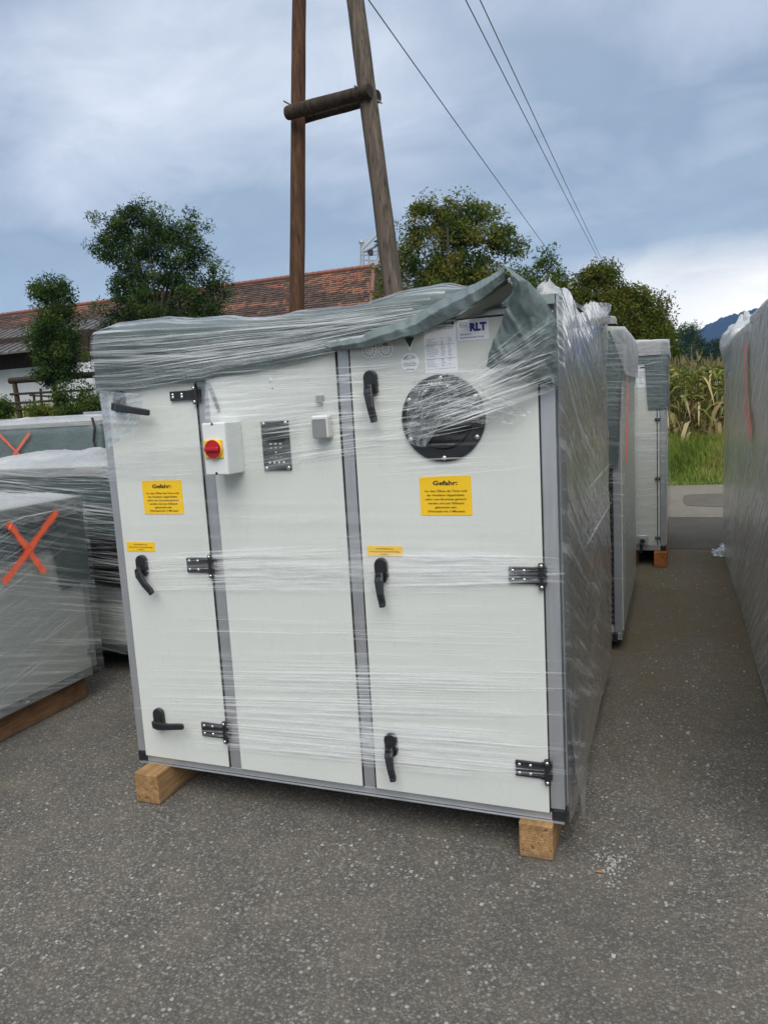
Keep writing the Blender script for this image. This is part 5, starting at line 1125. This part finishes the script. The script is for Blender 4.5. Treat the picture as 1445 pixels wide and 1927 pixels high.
def far_pole():
    D = 110.; b = dp(1301, 735, D); t = dp(1300.5, 648, D); r = thing('utility_pole', (b[0], b[1], terrain(b[0], b[1])), 'small pale utility pole far off in front of the dark round tree', 'utility pole')
    m_ = MB(); m_.tube([(b[0], b[1], 0), (t[0], t[1], t[2])], [.11, .08], 8); m_.build('pole', 'pole_grey', r)
    for z in (.6, 1.5): m_ = MB(); m_.box(t[0]-.28, t[0]+.28, t[1]-.05, t[1]+.05, t[2]-z-.04, t[2]-z+.04); m_.build('crossarm', 'pole_grey', r)
far_pole()
def grass(name, label, n, xr, yr, hfn, w, pal, seed, lean=.35):
    rs = np.random.default_rng(seed); x = rs.uniform(*xr, n); y = rs.uniform(*yr, n); z = np.array([terrain(a, b) for a, b in zip(x, y)])-.02
    clump = np.array([noise.noise((a*1.1, b*1.1, 2.)) for a, b in zip(x, y)]); h = hfn(x, y, rs)*(.8+.5*clump)
    a = rs.uniform(0, 2*math.pi, n); dx, dy = np.cos(a), np.sin(a); ln = lean*(.3+rs.random(n)); ww = w*(.6+.8*rs.random(n))
    def ring(t, k): 
        cx, cy, cz = x+dx*h*ln*t*t, y+dy*h*ln*t*t, z+h*t*(1-.15*ln*t); return np.stack([cx-dy*ww*k, cy+dx*ww*k, cz], 1), np.stack([cx+dy*ww*k, cy-dx*ww*k, cz], 1)
    r0, r1, r2 = ring(0, 1), ring(.55, .8), ring(1, .08); V = np.stack([r0[0], r0[1], r1[1], r1[0], r2[1], r2[0]], 1).reshape(-1, 3)
    b = np.arange(n)*6; F = np.concatenate([np.stack([b, b+1, b+2, b+3], 1), np.stack([b+3, b+2, b+4, b+5], 1)]); pal = np.asarray(pal)
    col = pal[np.clip(((clump*.9+.5)*len(pal)+rs.normal(0, .9, n)).astype(int), 0, len(pal)-1)]*(.7+.6*rs.random((n, 1)))
    return tag(np_build(name, V, F, np.concatenate([col, col]), 'grass_blade'), label, 'grass', None, 'stuff')
GP = [(.125, .180, .034), (.185, .250, .046), (.24, .30, .060), (.27, .29, .085), (.36, .32, .14)]
grass('grass_verge', 'tall green grass bank along the road in front of the corn', 80000, (-3.5, 6.5), (10.5, 14.0), lambda x, y, rs: np.clip((y-10.4)*.28, .10, .42)*(.5+.7*rs.random(len(x))), .0045, GP, 1, .8)
grass('grass_fringe', 'short ragged grass and weeds creeping over the road edge', 5000, (-3.5, 6.5), (10.25, 10.75), lambda x, y, rs: np.clip(.02+(y-10.25)*.22, .0, .12)*(.4+.9*rs.random(len(x))), .004, GP[:3]+[(.10, .075, .04)], 7, .9)
grass('grass_bank', 'dry yellowish grass on the raised ground by the fence', 12000, (-26, -8), (17., 22.5), lambda x, y, rs: .18+.35*rs.random(len(x)), .014, GP[1:]+[(.22, .18, .06)], 2)
def corn():
    rs = np.random.default_rng(5); V = []; F = []; C = []
    def strip(pts, ws, side, col):
        k = len(V)
        for p, w in zip(pts, ws): V.append(p-side*w); V.append(p+side*w)
        for i in range(len(pts)-1): F.append((k+2*i, k+2*i+1, k+2*i+3, k+2*i+2)); C.append(col)
    greens = np.array([(.125, .155, .034), (.165, .195, .045), (.09, .12, .028), (.21, .21, .055)]); dry = np.array([(.44, .35, .18), (.56, .46, .27), (.33, .24, .12), (.22, .15, .075)])
    for row in range(9):
        for x in np.arange(-4., 8., .17):
            px, py = x+rs.normal(0, .03), 13.2+row*.62+rs.normal(0, .05); z0 = terrain(px, py); H = 1.42+.28*rs.random(); ln = rs.normal(0, .05, 2)
            P = lambda t: np.array([px+ln[0]*t, py+ln[1]*t, z0+H*t])
            for s in (np.array([1., 0, 0]), np.array([0, 1., 0])): strip([P(0), P(.5), P(1.)], [.014, .011, .004], s, tuple(np.array((.12, .11, .04))*(.7+.6*rs.random())))
            for k in range(15):
                t = .08+.86*k/14+rs.normal(0, .02); a = rs.uniform(0, 2*math.pi); d = np.array([math.cos(a), math.sin(a), 0]); s = np.array([-d[1], d[0], 0]); L = (.32+.34*rs.random())*(1.0 if t < .8 else .8)
                isdry = rs.random() < (.92 if t < .35 else .45 if t < .6 else .14); col = (dry if isdry else greens)[rs.integers(0, 4)]*(.7+.6*rs.random()); up = (.25 if isdry else .75)*(1 if t < .75 else 1.3); dr = 1.5 if isdry else 1.0
                b = P(t); pts = [b+d*L*q*(1-.2*q)+np.array([0, 0, L*(up*q-dr*q*q)]) for q in (0, .3, .6, .85, 1.)]; w = .020+.016*rs.random(); strip(pts, [w*.5, w, w*.85, w*.5, .003], s+np.array([rs.normal(0, .3), 0, rs.normal(0, .5)]), tuple(col))
            for k in range(4): d = rs.normal(0, .25, 3); d[2] = 1; strip([P(.98), P(.98)+d*.20], [.006, .003], np.array([1., 0, 0]), (.25, .19, .10))
    np_o = np_build('corn_field', np.array(V), np.array(F), np.array(C), 'corn_leaf'); tag(np_o, 'ripening corn field with dry brown lower leaves beyond the grass', 'corn field', None, 'stuff')
corn()
def litter():
    mb = MB(); rs = random.Random(4)
    for _ in range(420):
        a = rs.random(); x, y = (rs.uniform(-2.2, 1.6), rs.uniform(-1.6, .0)) if a < .7 else (rs.uniform(.05, .75), rs.uniform(-.2, 5.))
        s = rs.uniform(.002, .0055); c = []
        for k in range(8): c.append((x+s*(1 if k & 1 else -1)*rs.uniform(.6, 1.3), y+s*(1 if k & 2 else -1)*rs.uniform(.6, 1.3), .0005+s*.8*(1 if k & 4 else 0)*rs.uniform(.6, 1.2)))
        mb.hull8(c)
    for _ in range(110):
        p = gp(1150+rs.gauss(0, 14), 1630+rs.gauss(0, 16)); s = rs.uniform(.0012, .004); mb.hull8([(p[0]+s*(1 if k & 1 else -1), p[1]+s*(1 if k & 2 else -1), .0005+(s*.5 if k & 4 else 0)) for k in range(8)])
    tag(mb.build('loose_chippings', 'stone_chip'), 'pale loose stone chips scattered on the asphalt', 'gravel', None, 'stuff')
    p = gp(1126, 1643); m_ = MB(); m_.add([(p[0]-.014, p[1], .002), (p[0], p[1]-.005, .006), (p[0]+.014, p[1]+.002, .003), (p[0], p[1]+.006, .007)], [(0, 1, 2, 3)]); tag(m_.build('fallen_leaf', 'dead_leaf', solid=.0008), 'small brown fallen leaf on the asphalt right of the timber block', 'leaf')
litter()

def haze():
    t = NT('haze_air'); v = t.n('ShaderNodeVolumePrincipled'); v.inputs['Color'].default_value = (.30, .52, 1, 1); v.inputs['Density'].default_value = 1.7e-4; v.inputs['Anisotropy'].default_value = 0.
    t.L(v.outputs[0], t.out.inputs['Volume']); mb = MB(); mb.box(-2450, 2450, -210, 2350, -6, 260); o = mb.build('haze', 'haze_air'); tag(o, 'thin blue air over the valley', 'haze', None, 'stuff')
haze()
